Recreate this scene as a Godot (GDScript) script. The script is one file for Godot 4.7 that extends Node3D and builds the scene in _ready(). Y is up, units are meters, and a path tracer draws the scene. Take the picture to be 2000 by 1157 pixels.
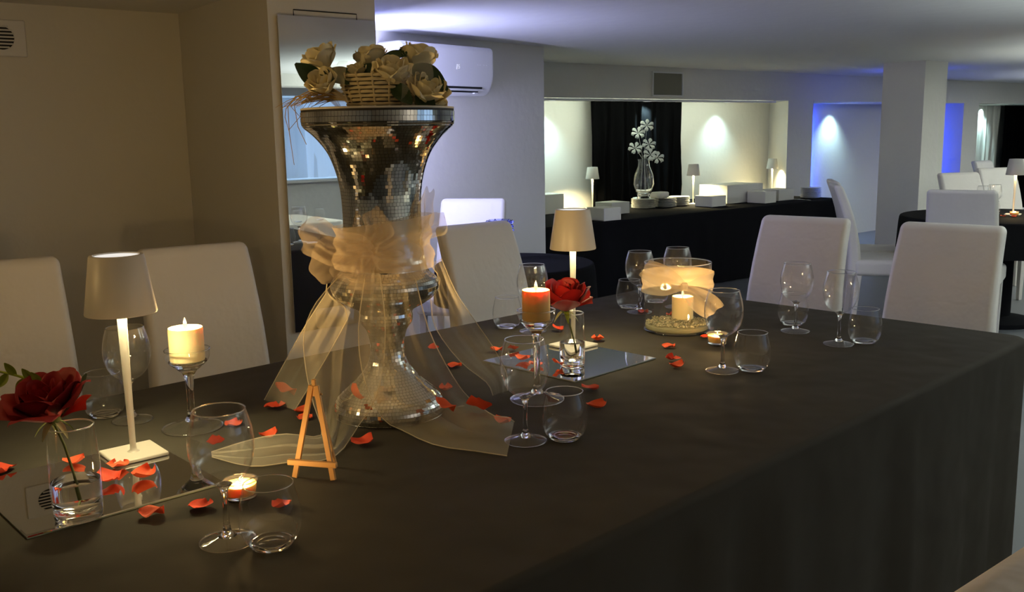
extends Node3D
# Banquet table in a dim function room. World: X runs along the back wall, Z towards the viewer's side, metres.

const TABLE_H := 0.76
const CEIL := 1.92
const CAM_BASIS := Basis(Vector3(0.776581, -0.016432, 0.629803), Vector3(0.119942, 0.985233, -0.122190), Vector3(-0.618495, 0.170431, 0.767084))
var M := {}
var taken := {}

# ------------------------------------------------------------------ mesh builder
class MB:
	var v := PackedVector3Array()
	var n := PackedVector3Array()
	var uv := PackedVector2Array()
	var ix := PackedInt32Array()

	func vert(p: Vector3, nn: Vector3, t := Vector2.ZERO) -> int:
		v.append(p); n.append(nn); uv.append(t)
		return v.size() - 1

	func tri(a: int, b: int, c: int) -> void:
		var g := (v[b] - v[a]).cross(v[c] - v[a])
		if g.dot(n[a] + n[b] + n[c]) > 0.0:
			ix.append_array([a, c, b])
		else:
			ix.append_array([a, b, c])

	func quad(a: int, b: int, c: int, d: int) -> void:
		tri(a, b, c); tri(a, c, d)

	func flat_quad(a: Vector3, b: Vector3, c: Vector3, d: Vector3, out: Vector3) -> void:
		var nn := (b - a).cross(d - a).normalized()
		if nn.dot(out) < 0.0: nn = -nn
		quad(vert(a, nn, Vector2(0, 0)), vert(b, nn, Vector2(1, 0)), vert(c, nn, Vector2(1, 1)), vert(d, nn, Vector2(0, 1)))

	func box(c: Vector3, s: Vector3, b := Basis.IDENTITY) -> void:
		var h := s / 2
		for ax in 3:
			for sg: float in [-1.0, 1.0]:
				var o := Vector3.ZERO; o[ax] = sg
				var e1 := Vector3.ZERO; e1[(ax + 1) % 3] = 1
				var e2 := Vector3.ZERO; e2[(ax + 2) % 3] = 1
				var q := []
				for k in [[-1, -1], [1, -1], [1, 1], [-1, 1]]:
					q.append(c + b * ((o + e1 * k[0] + e2 * k[1]) * h))
				flat_quad(q[0], q[1], q[2], q[3], b * o)

	# box with rounded edges; seg steps per rounded edge
	func rbox(c: Vector3, s: Vector3, r: float, seg := 3, b := Basis.IDENTITY, mid := 1) -> void:
		var h := s / 2
		var inn := h - Vector3(r, r, r)
		for ax in 3:
			var a1 := (ax + 1) % 3
			var a2 := (ax + 2) % 3
			var l1 := _line(h[a1], r, seg, mid)
			var l2 := _line(h[a2], r, seg, mid)
			for sg: float in [-1.0, 1.0]:
				var id := []
				for i in l1.size():
					var row := []
					for j in l2.size():
						var p := Vector3.ZERO
						p[ax] = sg * h[ax]; p[a1] = l1[i]; p[a2] = l2[j]
						var q := p.clamp(-inn, inn)
						var d := p - q
						var nn := d.normalized()
						if d.length() < 1e-9:
							nn = Vector3.ZERO; nn[ax] = sg
						row.append(vert(c + b * (q + nn * r), b * nn, Vector2(l1[i], l2[j])))
					id.append(row)
				for i in l1.size() - 1:
					for j in l2.size() - 1:
						quad(id[i][j], id[i + 1][j], id[i + 1][j + 1], id[i][j + 1])

	func _line(h: float, r: float, seg: int, mid: int) -> Array:
		var o := []
		for k in seg: o.append(-h + r - r * tan((1.0 - float(k) / seg) * PI / 4))
		for k in mid + 1: o.append(lerpf(-h + r, h - r, float(k) / mid))
		for k in seg: o.append(h - r + r * tan(float(k + 1) / seg * PI / 4))
		return o

	# profile of (radius, height) walked with the outside on its right hand
	func lathe(pf: Array, segs := 32, c := Vector3.ZERO, crease := 0.6, b := Basis.IDENTITY) -> void:
		var m := pf.size()
		var sn := []
		for i in m - 1:
			var d: Vector2 = pf[i + 1] - pf[i]
			sn.append(Vector2(d.y, -d.x).normalized())
		for i in m - 1:
			var n0: Vector2 = sn[i]
			var n1: Vector2 = sn[i]
			if i > 0 and sn[i].dot(sn[i - 1]) > crease: n0 = (sn[i] + sn[i - 1]).normalized()
			if i < m - 2 and sn[i].dot(sn[i + 1]) > crease: n1 = (sn[i] + sn[i + 1]).normalized()
			var p0: Vector2 = pf[i]
			var p1: Vector2 = pf[i + 1]
			var first := v.size()
			for k in segs + 1:
				var a := TAU * k / segs
				var ca := cos(a)
				var sa := sin(a)
				vert(c + b * Vector3(p0.x * ca, p0.y, p0.x * sa), b * Vector3(n0.x * ca, n0.y, n0.x * sa), Vector2(float(k) / segs, float(i) / m))
				vert(c + b * Vector3(p1.x * ca, p1.y, p1.x * sa), b * Vector3(n1.x * ca, n1.y, n1.x * sa), Vector2(float(k) / segs, float(i + 1) / m))
			for k in segs:
				var o := first + k * 2
				if p0.x > 1e-7: tri(o, o + 2, o + 1)
				if p1.x > 1e-7: tri(o + 2, o + 3, o + 1)

	func tube(pts: Array, rad: Array, segs := 8) -> void:
		var m := pts.size()
		var up := Vector3.UP
		var rows := []
		var side := Vector3.ZERO
		for i in m:
			var t: Vector3 = (pts[mini(i + 1, m - 1)] - pts[maxi(i - 1, 0)]).normalized()
			if i == 0:
				side = t.cross(up)
				if side.length() < 0.05: side = t.cross(Vector3.RIGHT)
			side = (side - t * side.dot(t)).normalized()
			var bi := t.cross(side)
			var row := []
			var r: float = rad[i] if rad.size() > 1 else rad[0]
			for k in segs + 1:
				var a := TAU * k / segs
				var nn := side * cos(a) + bi * sin(a)
				row.append(vert(pts[i] + nn * r, nn, Vector2(float(k) / segs, float(i) / m)))
			rows.append(row)
		for i in m - 1:
			for k in segs: quad(rows[i][k], rows[i + 1][k], rows[i + 1][k + 1], rows[i][k + 1])
		for e in [0, m - 1]:
			var t2: Vector3 = (pts[0] - pts[1]).normalized() if e == 0 else (pts[m - 1] - pts[m - 2]).normalized()
			var cc := vert(pts[e], t2)
			var ring := []
			for k in segs + 1: ring.append(vert(v[rows[e][k]], t2))
			for k in segs: tri(cc, ring[k], ring[k + 1])

	# grid of points [i][j] as one smooth sheet
	func sheet(g: Array) -> void:
		var a := g.size()
		var b2: int = g[0].size()
		var id := []
		for i in a:
			var row := []
			for j in b2:
				var du: Vector3 = g[mini(i + 1, a - 1)][j] - g[maxi(i - 1, 0)][j]
				var dv: Vector3 = g[i][mini(j + 1, b2 - 1)] - g[i][maxi(j - 1, 0)]
				var nn := du.cross(dv)
				nn = nn.normalized() if nn.length() > 1e-12 else Vector3.UP
				row.append(vert(g[i][j], nn, Vector2(float(i) / (a - 1), float(j) / (b2 - 1))))
			id.append(row)
		for i in a - 1:
			for j in b2 - 1:
				# winding follows the grid, so that it never flips inside a fold
				ix.append_array([id[i][j], id[i + 1][j + 1], id[i + 1][j], id[i][j], id[i][j + 1], id[i + 1][j + 1]])

	# prism: polygon (x, z) pushed from y0 to y1
	func prism(poly: Array, y0: float, y1: float) -> void:
		var c := Vector2.ZERO
		for p in poly: c += p / poly.size()
		for i in poly.size():
			var p: Vector2 = poly[i]
			var q: Vector2 = poly[(i + 1) % poly.size()]
			var mdl := (p + q) / 2 - c
			var e := q - p
			var o := Vector2(e.y, -e.x)
			if o.dot(mdl) < 0: o = -o
			flat_quad(Vector3(p.x, y0, p.y), Vector3(q.x, y0, q.y), Vector3(q.x, y1, q.y), Vector3(p.x, y1, p.y), Vector3(o.x, 0, o.y))
		for yy in [y0, y1]:
			var nn := Vector3.UP if yy == y1 else Vector3.DOWN
			var cc := vert(Vector3(c.x, yy, c.y), nn)
			var ring := []
			for p in poly: ring.append(vert(Vector3(p.x, yy, p.y), nn))
			for i in poly.size(): tri(cc, ring[i], ring[(i + 1) % poly.size()])

	func flip() -> void:
		for i in n.size(): n[i] = -n[i]
		for i in range(0, ix.size(), 3):
			var k := ix[i + 1]
			ix[i + 1] = ix[i + 2]
			ix[i + 2] = k

	func warp(f: Callable) -> void:
		for i in v.size():
			var p := v[i]
			var e := 0.001
			var q: Vector3 = f.call(p)
			var dx: Vector3 = (f.call(p + Vector3(e, 0, 0)) - q) / e
			var dy: Vector3 = (f.call(p + Vector3(0, e, 0)) - q) / e
			var dz: Vector3 = (f.call(p + Vector3(0, 0, e)) - q) / e
			var cof := Basis(dy.cross(dz), dz.cross(dx), dx.cross(dy))
			n[i] = (cof * n[i]).normalized()
			v[i] = q

	func mesh() -> ArrayMesh:
		var a := []
		a.resize(Mesh.ARRAY_MAX)
		a[Mesh.ARRAY_VERTEX] = v
		a[Mesh.ARRAY_NORMAL] = n
		a[Mesh.ARRAY_TEX_UV] = uv
		a[Mesh.ARRAY_INDEX] = ix
		var m := ArrayMesh.new()
		m.add_surface_from_arrays(Mesh.PRIMITIVE_TRIANGLES, a)
		return m

# ------------------------------------------------------------------ scene helpers
func numbered(s: String) -> String:
	if not taken.has(s):
		taken[s] = 0
		return s
	taken[s] += 1
	return "%s_%03d" % [s, taken[s]]

func thing(called: String, label: String, category: String, at := Vector3.ZERO, turn := 0.0, group := "") -> Node3D:
	var o := Node3D.new()
	o.name = numbered(called)
	add_child(o)
	o.position = at
	o.rotation.y = turn
	tag(o, label, category, group)
	return o

func tag(o: Node, label: String, category: String, group := "") -> Node:
	o.set_meta("label", label)
	o.set_meta("category", category)
	if group: o.set_meta("group", group)
	return o

func obj(called: String, mesh, mat: Material, parent: Node = null) -> MeshInstance3D:
	var o := MeshInstance3D.new()
	o.mesh = mesh.mesh() if mesh is MB else mesh
	o.material_override = mat
	if parent == null:
		o.name = numbered(called)
		add_child(o)
	else:
		o.name = called
		parent.add_child(o, true)
	return o

func struct(called: String, mesh, mat: Material, parent: Node = null) -> MeshInstance3D:
	var o := obj(called, mesh, mat, parent)
	if parent == null: o.set_meta("kind", "structure")
	return o

func dup(root: Node3D, at: Vector3, turn: float, label: String, group := "") -> Node3D:
	var r: Node3D = root.duplicate()
	var base := str(root.name)
	if base.length() > 4 and base[-4] == "_" and base.right(3).is_valid_int(): base = base.left(-4)
	r.name = numbered(base)
	add_child(r)
	r.position = at
	r.rotation = Vector3(0, turn, 0)
	r.set_meta("label", label)
	if group: r.set_meta("group", group)
	return r

func place(o: Node3D, at: Vector3, label: String, group: String) -> void:
	o.position = at
	o.set_meta("label", label)
	o.set_meta("group", group)

func boxm(c: Vector3, s: Vector3) -> MB:
	var b := MB.new()
	b.box(c, s)
	return b

func lath(pf: Array, segs := 32, crease := 0.6) -> MB:
	var b := MB.new()
	b.lathe(pf, segs, Vector3.ZERO, crease)
	return b

func noise_tex(freq: float, size := 256, as_normal := false, octaves := 4, bump := 4.0, sd := 1) -> NoiseTexture2D:
	var f := FastNoiseLite.new()
	f.noise_type = FastNoiseLite.TYPE_SIMPLEX_SMOOTH
	f.frequency = freq
	f.fractal_octaves = octaves
	f.seed = sd
	var t := NoiseTexture2D.new()
	t.width = size
	t.height = size
	t.seamless = true
	t.noise = f
	t.as_normal_map = as_normal
	t.bump_strength = bump
	return t

func mat(c: Color, rough := 0.6, metal := 0.0) -> StandardMaterial3D:
	var m := StandardMaterial3D.new()
	m.albedo_color = c
	m.roughness = rough
	m.metallic = metal
	return m

func bumpy(m: StandardMaterial3D, t: Texture2D, scale: float, height: float, world := true) -> StandardMaterial3D:
	m.heightmap_enabled = true
	m.heightmap_texture = t
	m.heightmap_scale = height
	m.uv1_triplanar = true
	m.uv1_world_triplanar = world
	m.uv1_scale = Vector3(scale, scale, scale)
	return m

func glow(c: Color, e: float) -> StandardMaterial3D:
	var m := mat(Color(0.8, 0.8, 0.8), 0.5)
	m.emission_enabled = true
	m.emission = c
	m.emission_energy_multiplier = e
	return m

func materials() -> void:
	var fine := noise_tex(0.02, 512, false, 5, 4.0, 3)
	var coarse := noise_tex(0.012, 256, false, 3, 4.0, 9)
	M.wall = bumpy(mat(Color(0.86, 0.85, 0.82), 0.75), fine, 1.2, 0.12)
	M.wall_green = bumpy(mat(Color(0.84, 0.86, 0.78), 0.75), fine, 1.2, 0.12)
	M.ceiling = bumpy(mat(Color(0.88, 0.88, 0.88), 0.85), fine, 0.7, 0.15)
	M.floor = mat(Color(0.42, 0.43, 0.44), 0.35)
	M.grout = mat(Color(0.3, 0.3, 0.3), 0.8)
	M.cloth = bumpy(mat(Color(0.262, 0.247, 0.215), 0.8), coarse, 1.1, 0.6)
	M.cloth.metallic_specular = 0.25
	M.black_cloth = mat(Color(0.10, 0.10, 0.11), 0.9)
	M.black_cloth.metallic_specular = 0.15
	M.curtain = mat(Color(0.03, 0.03, 0.035), 0.8)
	M.curtain.metallic_specular = 0.08
	M.leather = bumpy(mat(Color(0.86, 0.84, 0.81), 0.5), coarse, 5.0, 0.15, false)
	M.glass = mat(Color(1, 1, 1, 0), 0.0)
	M.glass.refraction_enabled = true
	M.glass.refraction_scale = 0.05
	M.pane = mat(Color(1, 1, 1, 0.012), 0.0)
	M.pane.transparency = BaseMaterial3D.TRANSPARENCY_ALPHA
	M.pane.metallic_specular = 0.6
	M.water = mat(Color(1, 1, 1, 0), 0.0)
	M.water.refraction_enabled = true
	M.water.refraction_scale = 0.033
	M.mirror = mat(Color(0.88, 0.89, 0.89), 0.01, 1.0)
	M.mirror_edge = mat(Color(0.62, 0.66, 0.6), 0.25, 0.3)
	M.tile = mat(Color(0.9, 0.9, 0.88), 0.05, 1.0)
	M.grout_dark = mat(Color(0.16, 0.15, 0.13), 0.6)
	M.white_metal = mat(Color(0.76, 0.74, 0.70), 0.4)
	M.white_plastic = mat(Color(0.88, 0.88, 0.88), 0.35)
	M.dark = mat(Color(0.05, 0.05, 0.06), 0.6)
	M.grey_grille = mat(Color(0.52, 0.51, 0.45), 0.7)
	M.lamp_top = glow(Color(1, 1, 0.99), 0.74)
	M.lamp_under = glow(Color(1, 0.98, 0.86), 1.2)
	M.spot_face = glow(Color(0.95, 1, 1), 0.9)
	M.flame = glow(Color(1.0, 0.86, 0.66), 1.1)
	M.wick = mat(Color(0.05, 0.04, 0.03), 0.9)
	M.led_blue = glow(Color(0.1, 0.25, 1), 1.0)
	M.led_white = glow(Color(0.75, 0.8, 1), 1.0)
	M.window_glow = glow(Color(0.62, 0.76, 0.90), 0.95)
	M.wax = mat(Color(0.97, 0.90, 0.70), 0.45)
	M.wax.subsurf_scatter_enabled = true
	M.wax.subsurf_scatter_strength = 0.06
	M.wax_orange = mat(Color(0.97, 0.77, 0.44), 0.45)
	M.wax_orange.subsurf_scatter_enabled = true
	M.wax_orange.subsurf_scatter_strength = 0.09
	M.tulle = mat(Color(0.94, 0.90, 0.80, 0.25), 1.0)
	M.tulle.transparency = BaseMaterial3D.TRANSPARENCY_ALPHA
	M.tulle_hem = mat(Color(0.95, 0.90, 0.80, 0.38), 1.0)
	M.tulle_hem.transparency = BaseMaterial3D.TRANSPARENCY_ALPHA
	M.tulle_bow = mat(Color(0.90, 0.82, 0.70, 0.21), 0.9)
	M.tulle_bow.transparency = BaseMaterial3D.TRANSPARENCY_ALPHA
	M.tulle_thick = mat(Color(0.92, 0.84, 0.72, 0.42), 0.9)
	M.tulle_thick.transparency = BaseMaterial3D.TRANSPARENCY_ALPHA
	M.wood = mat(Color(0.80, 0.60, 0.36), 0.6)
	M.petal = bumpy(mat(Color(0.90, 0.36, 0.18), 0.75), coarse, 30.0, 0.06, false)
	M.petal.backlight_enabled = true
	M.petal.backlight = Color(0.35, 0.08, 0.03)
	M.petal2 = bumpy(mat(Color(0.87, 0.29, 0.16), 0.75), coarse, 30.0, 0.06, false)
	M.petal2.backlight_enabled = true
	M.petal2.backlight = Color(0.3, 0.06, 0.03)
	M.rose = mat(Color(0.62, 0.045, 0.04), 0.6)
	M.rose.rim_enabled = true
	M.rose.rim = 0.15
	M.rose_orange = mat(Color(0.78, 0.22, 0.08), 0.6)
	M.cream = mat(Color(0.93, 0.89, 0.74), 0.65)
	M.cream.backlight_enabled = true
	M.cream.backlight = Color(0.25, 0.22, 0.14)
	M.leaf = mat(Color(0.13, 0.24, 0.11), 0.5)
	M.leaf_lime = mat(Color(0.58, 0.64, 0.18), 0.6)
	M.leaf_pale = mat(Color(0.74, 0.75, 0.52), 0.6)
	M.stem = mat(Color(0.36, 0.40, 0.18), 0.6)
	M.wicker = mat(Color(0.84, 0.78, 0.62), 0.75)
	M.straw = mat(Color(0.72, 0.60, 0.36), 0.8)
	M.gravel = mat(Color(0.80, 0.76, 0.62), 0.8)
	M.gravel2 = mat(Color(0.62, 0.60, 0.48), 0.8)
	M.sand = bumpy(mat(Color(0.62, 0.56, 0.46), 0.95), fine, 60.0, 0.1, false)
	M.white_box = mat(Color(0.88, 0.87, 0.83), 0.55)
	M.plate = mat(Color(0.90, 0.89, 0.86), 0.25)
	M.lily = mat(Color(0.93, 0.94, 0.92), 0.6)
	M.lily.backlight_enabled = true
	M.lily.backlight = Color(0.4, 0.42, 0.4)
	M.crystal = mat(Color(0.75, 0.78, 1, 0.0), 0.02)
	M.crystal.refraction_enabled = true
	M.crystal.refraction_scale = 0.05
	M.napkin = mat(Color(0.9, 0.88, 0.82), 0.9)
	M.wine = mat(Color(0.45, 0.05, 0.08, 0.2), 0.0)
	M.wine.refraction_enabled = true
	M.wine.refraction_scale = 0.034

func omni(called: String, at: Vector3, c: Color, e: float, size: float) -> OmniLight3D:
	var l := OmniLight3D.new()
	l.name = called
	l.light_color = c
	l.light_energy = e
	l.light_size = size
	l.omni_range = 12.0
	l.omni_attenuation = 2.0
	l.shadow_enabled = true
	add_child(l, true)
	l.position = at
	return l

func area(called: String, at: Vector3, dir: Vector3, c: Color, e: float, size: Vector2) -> AreaLight3D:
	var l := AreaLight3D.new()
	l.name = called
	l.light_color = c
	l.light_energy = e
	l.area_size = size
	l.area_range = 25.0
	l.area_attenuation = 2.0
	l.shadow_enabled = true
	add_child(l, true)
	var up := Vector3.UP if absf(dir.normalized().y) < 0.95 else Vector3.RIGHT
	l.look_at_from_position(at, at + dir, up)
	return l

func spot(called: String, at: Vector3, dir: Vector3, c: Color, e: float, angle: float, size: float) -> SpotLight3D:
	var l := SpotLight3D.new()
	l.name = called
	l.light_color = c
	l.light_energy = e
	l.light_size = size
	l.spot_angle = angle
	l.spot_angle_attenuation = 1.0
	l.spot_range = 15.0
	l.spot_attenuation = 2.0
	l.shadow_enabled = true
	add_child(l, true)
	var up := Vector3.UP if absf(dir.normalized().y) < 0.95 else Vector3.RIGHT
	l.look_at_from_position(at, at + dir, up)
	return l

# ------------------------------------------------------------------ main
func _ready() -> void:
	var cam := Camera3D.new()
	cam.name = "camera"
	add_child(cam)
	cam.fov = 34.87
	cam.near = 0.05
	cam.far = 60.0
	cam.transform = Transform3D(CAM_BASIS, Vector3(0, 1.35, 0))
	cam.current = true
	var we := WorldEnvironment.new()
	we.name = "world_environment"
	var env := Environment.new()
	env.background_mode = Environment.BG_COLOR
	env.background_color = Color(0, 0, 0)
	env.tonemap_mode = Environment.TONE_MAPPER_LINEAR
	env.tonemap_exposure = 1.0
	env.sdfgi_enabled = true
	env.ssao_enabled = true
	env.ssil_enabled = true
	we.environment = env
	add_child(we)
	materials()
	# large area lights: the lit window behind the viewer and the cove of the front wall
	area("window_light", Vector3(5.8, 1.3, 3.25), Vector3(-0.35, -0.02, -1), Color(0.72, 0.84, 1.0), 0.45, Vector2(4.2, 0.9))

	room()
	main_table()
	glass_protos()
	background()
	table_setting()
	centrepiece()
	petals()

# ------------------------------------------------------------------ the setting
func room() -> void:
	struct("floor", boxm(Vector3(6.7, -0.06, -1.8), Vector3(19.6, 0.12, 10.6)), M.floor)
	struct("ceiling", boxm(Vector3(6.7, CEIL + 0.1, -1.8), Vector3(19.6, 0.2, 10.6)), M.ceiling)
	struct("wall_left", boxm(Vector3(-0.7, CEIL / 2, -4.59), Vector3(4.72, CEIL, 0.2)), M.wall)
	struct("wall_near", boxm(Vector3(-3.1, CEIL / 2, -0.7), Vector3(0.2, CEIL, 8.2)), M.wall)
	struct("wall_right", boxm(Vector3(16.4, CEIL / 2, -1.8), Vector3(0.2, CEIL, 10.4)), M.wall)
	var side := MB.new()
	side.prism([Vector2(2.0, -4.472), Vector2(4.3, -4.95), Vector2(4.3, -6.9), Vector2(2.0, -6.9)], 0, CEIL)
	struct("wall_side", side, M.wall)
	var col := MB.new()
	col.prism([Vector2(1.64, -3.5), Vector2(2.117, -3.5), Vector2(2.117, -4.7), Vector2(1.665, -4.7)], 0, CEIL)
	struct("column", col, M.wall)
	struct("column", boxm(Vector3(8.42, CEIL / 2, -4.53), Vector3(0.40, CEIL, 0.40)), M.wall)

	# back wall: lintel over three alcoves, piers between them
	var back := Node3D.new()
	back.name = "wall_back"
	add_child(back)
	back.set_meta("kind", "structure")
	struct("lintel", boxm(Vector3(10.3, (1.635 + CEIL) / 2, -6.4), Vector3(12.0, CEIL - 1.635, 0.8)), M.wall, back)
	struct("alcove_back", boxm(Vector3(10.3, 0.82, -6.75), Vector3(12.0, 1.64, 0.2)), M.wall, back)
	var pier := MB.new()
	pier.prism([Vector2(8.6, -6.0), Vector2(9.05, -6.0), Vector2(9.3, -6.66), Vector2(9.18, -6.66)], 0, 1.636)
	struct("pier", pier, M.wall, back)
	var pier2 := MB.new()
	pier2.prism([Vector2(12.43, -6.0), Vector2(12.84, -6.0), Vector2(12.94, -6.66), Vector2(12.7, -6.66)], 0, 1.636)
	struct("pier", pier2, M.wall, back)

	# front wall behind the viewer, with the curtained window that the pier mirror shows
	var front := Node3D.new()
	front.name = "wall_front"
	add_child(front)
	front.set_meta("kind", "structure")
	struct("wall_panel", boxm(Vector3(0.2, CEIL / 2, 3.4), Vector3(6.8, CEIL, 0.2)), M.wall, front)
	struct("wall_panel", boxm(Vector3(12.2, CEIL / 2, 3.4), Vector3(8.4, CEIL, 0.2)), M.wall, front)
	struct("wall_panel", boxm(Vector3(5.8, 0.42, 3.4), Vector3(4.4, 0.84, 0.2)), M.wall, front)
	struct("lintel", boxm(Vector3(5.8, 1.87, 3.4), Vector3(4.4, 0.1, 0.2)), M.wall, front)
	struct("trim_1", boxm(Vector3(6.7, 1.865, 1.35), Vector3(19.3, 0.11, 0.3)), M.wall)
	var win := Node3D.new()
	win.name = "window_1"
	add_child(win)
	win.set_meta("kind", "structure")
	struct("pane", boxm(Vector3(5.8, 1.33, 3.52), Vector3(4.4, 0.98, 0.02)), M.window_glow, win)
	struct("window_sill", boxm(Vector3(5.8, 0.83, 3.27), Vector3(4.5, 0.03, 0.12)), M.wall, win)
	var g := []
	for i in 161:
		var row := []
		for j in 3:
			var a := i * 0.55
			row.append(Vector3(3.7 + 4.2 * i / 160.0, 0.86 + 0.94 * j / 2.0, 3.42 + 0.02 * sin(a) + 0.01 * sin(a * 2.3)))
		g.append(row)
	var cb := MB.new()
	cb.sheet(g)
	var sheer := mat(Color(0.86, 0.90, 0.94), 0.9)
	sheer.backlight_enabled = true
	sheer.backlight = Color(0.85, 0.88, 0.92)
	tag(obj("curtain", cb, sheer), "pale blue-white sheer curtain in the window that the column mirror shows", "curtain")

	wall_fittings()
	uplighters()

# unseen floor cans, placed out of view to light the ceiling and the room
func uplighters() -> void:
	var at := [Vector3(5.0, 0.001, -0.1), Vector3(8.8, 0.001, -1.6), Vector3(12.6, 0.001, -3.0), Vector3(2.6, 0.001, 2.2)]
	var nm := ["nearest the table's end", "beyond the far round table", "in the far right corner", "behind the viewer"]
	for k in 4:
		var t := thing("unseen_uplighter", "unseen white floor can placed to wash the ceiling, " + nm[k], "uplighter", at[k], 0.0, "unseen floor uplighters")
		obj("can", lath([Vector2(0, 0), Vector2(0.08, 0), Vector2(0.085, 0.005), Vector2(0.085, 0.2), Vector2(0.078, 0.2), Vector2(0.07, 0.17), Vector2(0, 0.17)], 24, 0.7), M.white_plastic, t)
		obj("lens", disc(0.068, 0.175, true, 24), M.spot_face, t)
		spot("unseen_uplight_beam", at[k] + Vector3(0, 0.21, 0), Vector3.UP, [Color(0.95, 1.0, 0.97), Color(0.97, 1.0, 0.95), Color(0.97, 1.0, 0.97), Color(1.0, 0.95, 0.9)][k], [14.0, 18.0, 17.0, 3.5][k], 62.0, 0.06)

func disc(r: float, y: float, up := true, segs := 32) -> MB:
	return lath([Vector2(r, y), Vector2(0, y)] if up else [Vector2(0, y), Vector2(r, y)], segs)

func wall_fittings() -> void:
	# tall mirror on the column
	var t := thing("wall_mirror", "tall frameless mirror hanging on the column behind the silver vase", "mirror", Vector3(1.886, 0.563, -3.49))
	obj("mirror_glass", boxm(Vector3(0, 0.6255, 0.006), Vector3(0.428, 1.251, 0.006)), M.mirror, t)
	obj("backing", boxm(Vector3(0, 0.6255, -0.002), Vector3(0.42, 1.243, 0.010)), mat(Color(0.3, 0.26, 0.22), 0.7), t)
	var hb := MB.new()
	hb.tube([Vector3(-0.14, 1.25, -0.004), Vector3(-0.14, 1.275, -0.004), Vector3(0.14, 1.275, -0.004), Vector3(0.14, 1.25, -0.004)], [0.0022], 6)
	obj("hanger", hb, M.dark, t)
	# round extractor grille on the left wall
	var vt := thing("wall_vent", "round slatted air vent on a square white plate high on the left wall", "vent", Vector3(0.905, 1.775, -4.488))
	var pb := MB.new()
	pb.rbox(Vector3(0, 0, 0.006), Vector3(0.19, 0.15, 0.014), 0.006, 3)
	obj("plate", pb, M.white_plastic, vt)
	var rot := Basis(Vector3.RIGHT, PI / 2)
	var hub := MB.new()
	hub.lathe([Vector2(0.048, 0.0135), Vector2(0.048, 0.015), Vector2(0, 0.015)], 32, Vector3.ZERO, 0.6, rot)
	obj("opening", hub, M.dark, vt)
	for k in 7:
		var y := -0.042 + 0.014 * k
		var w := 2.0 * sqrt(maxf(0.0, 0.05 * 0.05 - y * y))
		var sb := MB.new()
		sb.rbox(Vector3(0, y + 0.004, 0.018), Vector3(w, 0.0062, 0.008), 0.0025, 2, Basis(Vector3.RIGHT, 0.35))
		obj("slat", sb, M.white_plastic, vt)
	# square loudspeaker grille on the lintel
	var sp := thing("speaker_grille", "square grey-green grille in a pale frame on the lintel above the black curtain", "grille", Vector3(6.71, 1.768, -5.998))
	for s in [[0, 0.105, 0.42, 0.014], [0, -0.105, 0.42, 0.014], [0.203, 0, 0.014, 0.2], [-0.203, 0, 0.014, 0.2]]:
		obj("frame", boxm(Vector3(s[0], s[1], 0.008), Vector3(s[2], s[3], 0.018)), M.white_plastic, sp)
	obj("panel", boxm(Vector3(0, 0, 0.004), Vector3(0.395, 0.2, 0.006)), M.grey_grille, sp)
	var rib := MB.new()
	for k in 19: rib.box(Vector3(0, -0.09 + 0.01 * k, 0.008), Vector3(0.385, 0.003, 0.003))
	obj("grille_ribs", rib, M.grey_grille, sp).set_meta("kind", "stuff")
	air_conditioner()
	# recessed spots in the alcove soffit
	var where := ["in the alcove soffit at its left end beside the pale wall", "in the alcove soffit above the glass vase of lilies", "in the alcove soffit above the long white box", "in the soffit of the blue-lit alcove", "in the soffit of the far right alcove beside the dark drape"]
	var spots := [Vector3(5.74, 1.634, -6.49), Vector3(6.98, 1.634, -6.49), Vector3(8.22, 1.634, -6.49), Vector3(10.38, 1.634, -6.49), Vector3(14.1, 1.634, -6.49)]
	for k in 5:
		var d := thing("downlight", "small recessed round spotlight " + where[k], "spotlight", spots[k], 0.0, "recessed spots of the back wall")
		obj("trim_ring", lath([Vector2(0.030, -0.002), Vector2(0.043, -0.004), Vector2(0.045, 0.0)], 24), M.white_plastic, d)
		obj("lens", disc(0.032, -0.003, false, 24), M.spot_face, d)
		spot("downlight_beam", spots[k] + Vector3(0, -0.012, 0), Vector3(0, -1, -0.10), Color(0.80, 0.98, 1.0), [0.75, 2.0, 0.75, 1.1, 1.4][k], 50.0, 0.02)
	var wl := thing("unseen_light_strip", "unseen white light strip behind the lintel, placed to brighten the first alcove", "light strip", Vector3(6.4, 1.622, -6.03))  # unseen source, placed to wash the alcove wall evenly
	obj("housing", boxm(Vector3(0, 0, 0.012), Vector3(4.0, 0.02, 0.016)), M.white_plastic, wl)
	obj("led_strip", boxm(Vector3(0, 0, 0), Vector3(3.96, 0.012, 0.008)), M.spot_face, wl)
	area("unseen_alcove_wash", Vector3(6.4, 1.615, -6.045), Vector3(0, -0.55, -1), Color(0.92, 0.97, 0.88), 1.6, Vector2(3.9, 0.012))
	# blue strips tucked behind the edges of the second alcove
	var strips := [[Vector3(9.92, 0.82, -6.60), 1.5, "blue light strip tucked behind the pier at the left of the second alcove", Vector3(1, 0, -0.1), 1.0], [Vector3(12.2, 0.82, -6.58), 1.5, "blue light strip on the back of the second alcove at its right end", Vector3(1, 0, 0.15), 0.6]]
	for s in strips:
		var l := thing("unseen_light_strip", s[2], "light strip", s[0])
		obj("housing", boxm(Vector3.ZERO, Vector3(0.02, s[1], 0.02)), M.white_plastic, l)
		var dv: Vector3 = s[3].normalized()
		obj("led_strip", boxm(dv * 0.012, Vector3(0.012, s[1] - 0.04, 0.012)), M.led_blue, l)
		area("strip_glow", s[0] + dv * 0.03, dv, Color(0.10, 0.26, 1.0), s[4], Vector2(0.02, 1.4))
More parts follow.
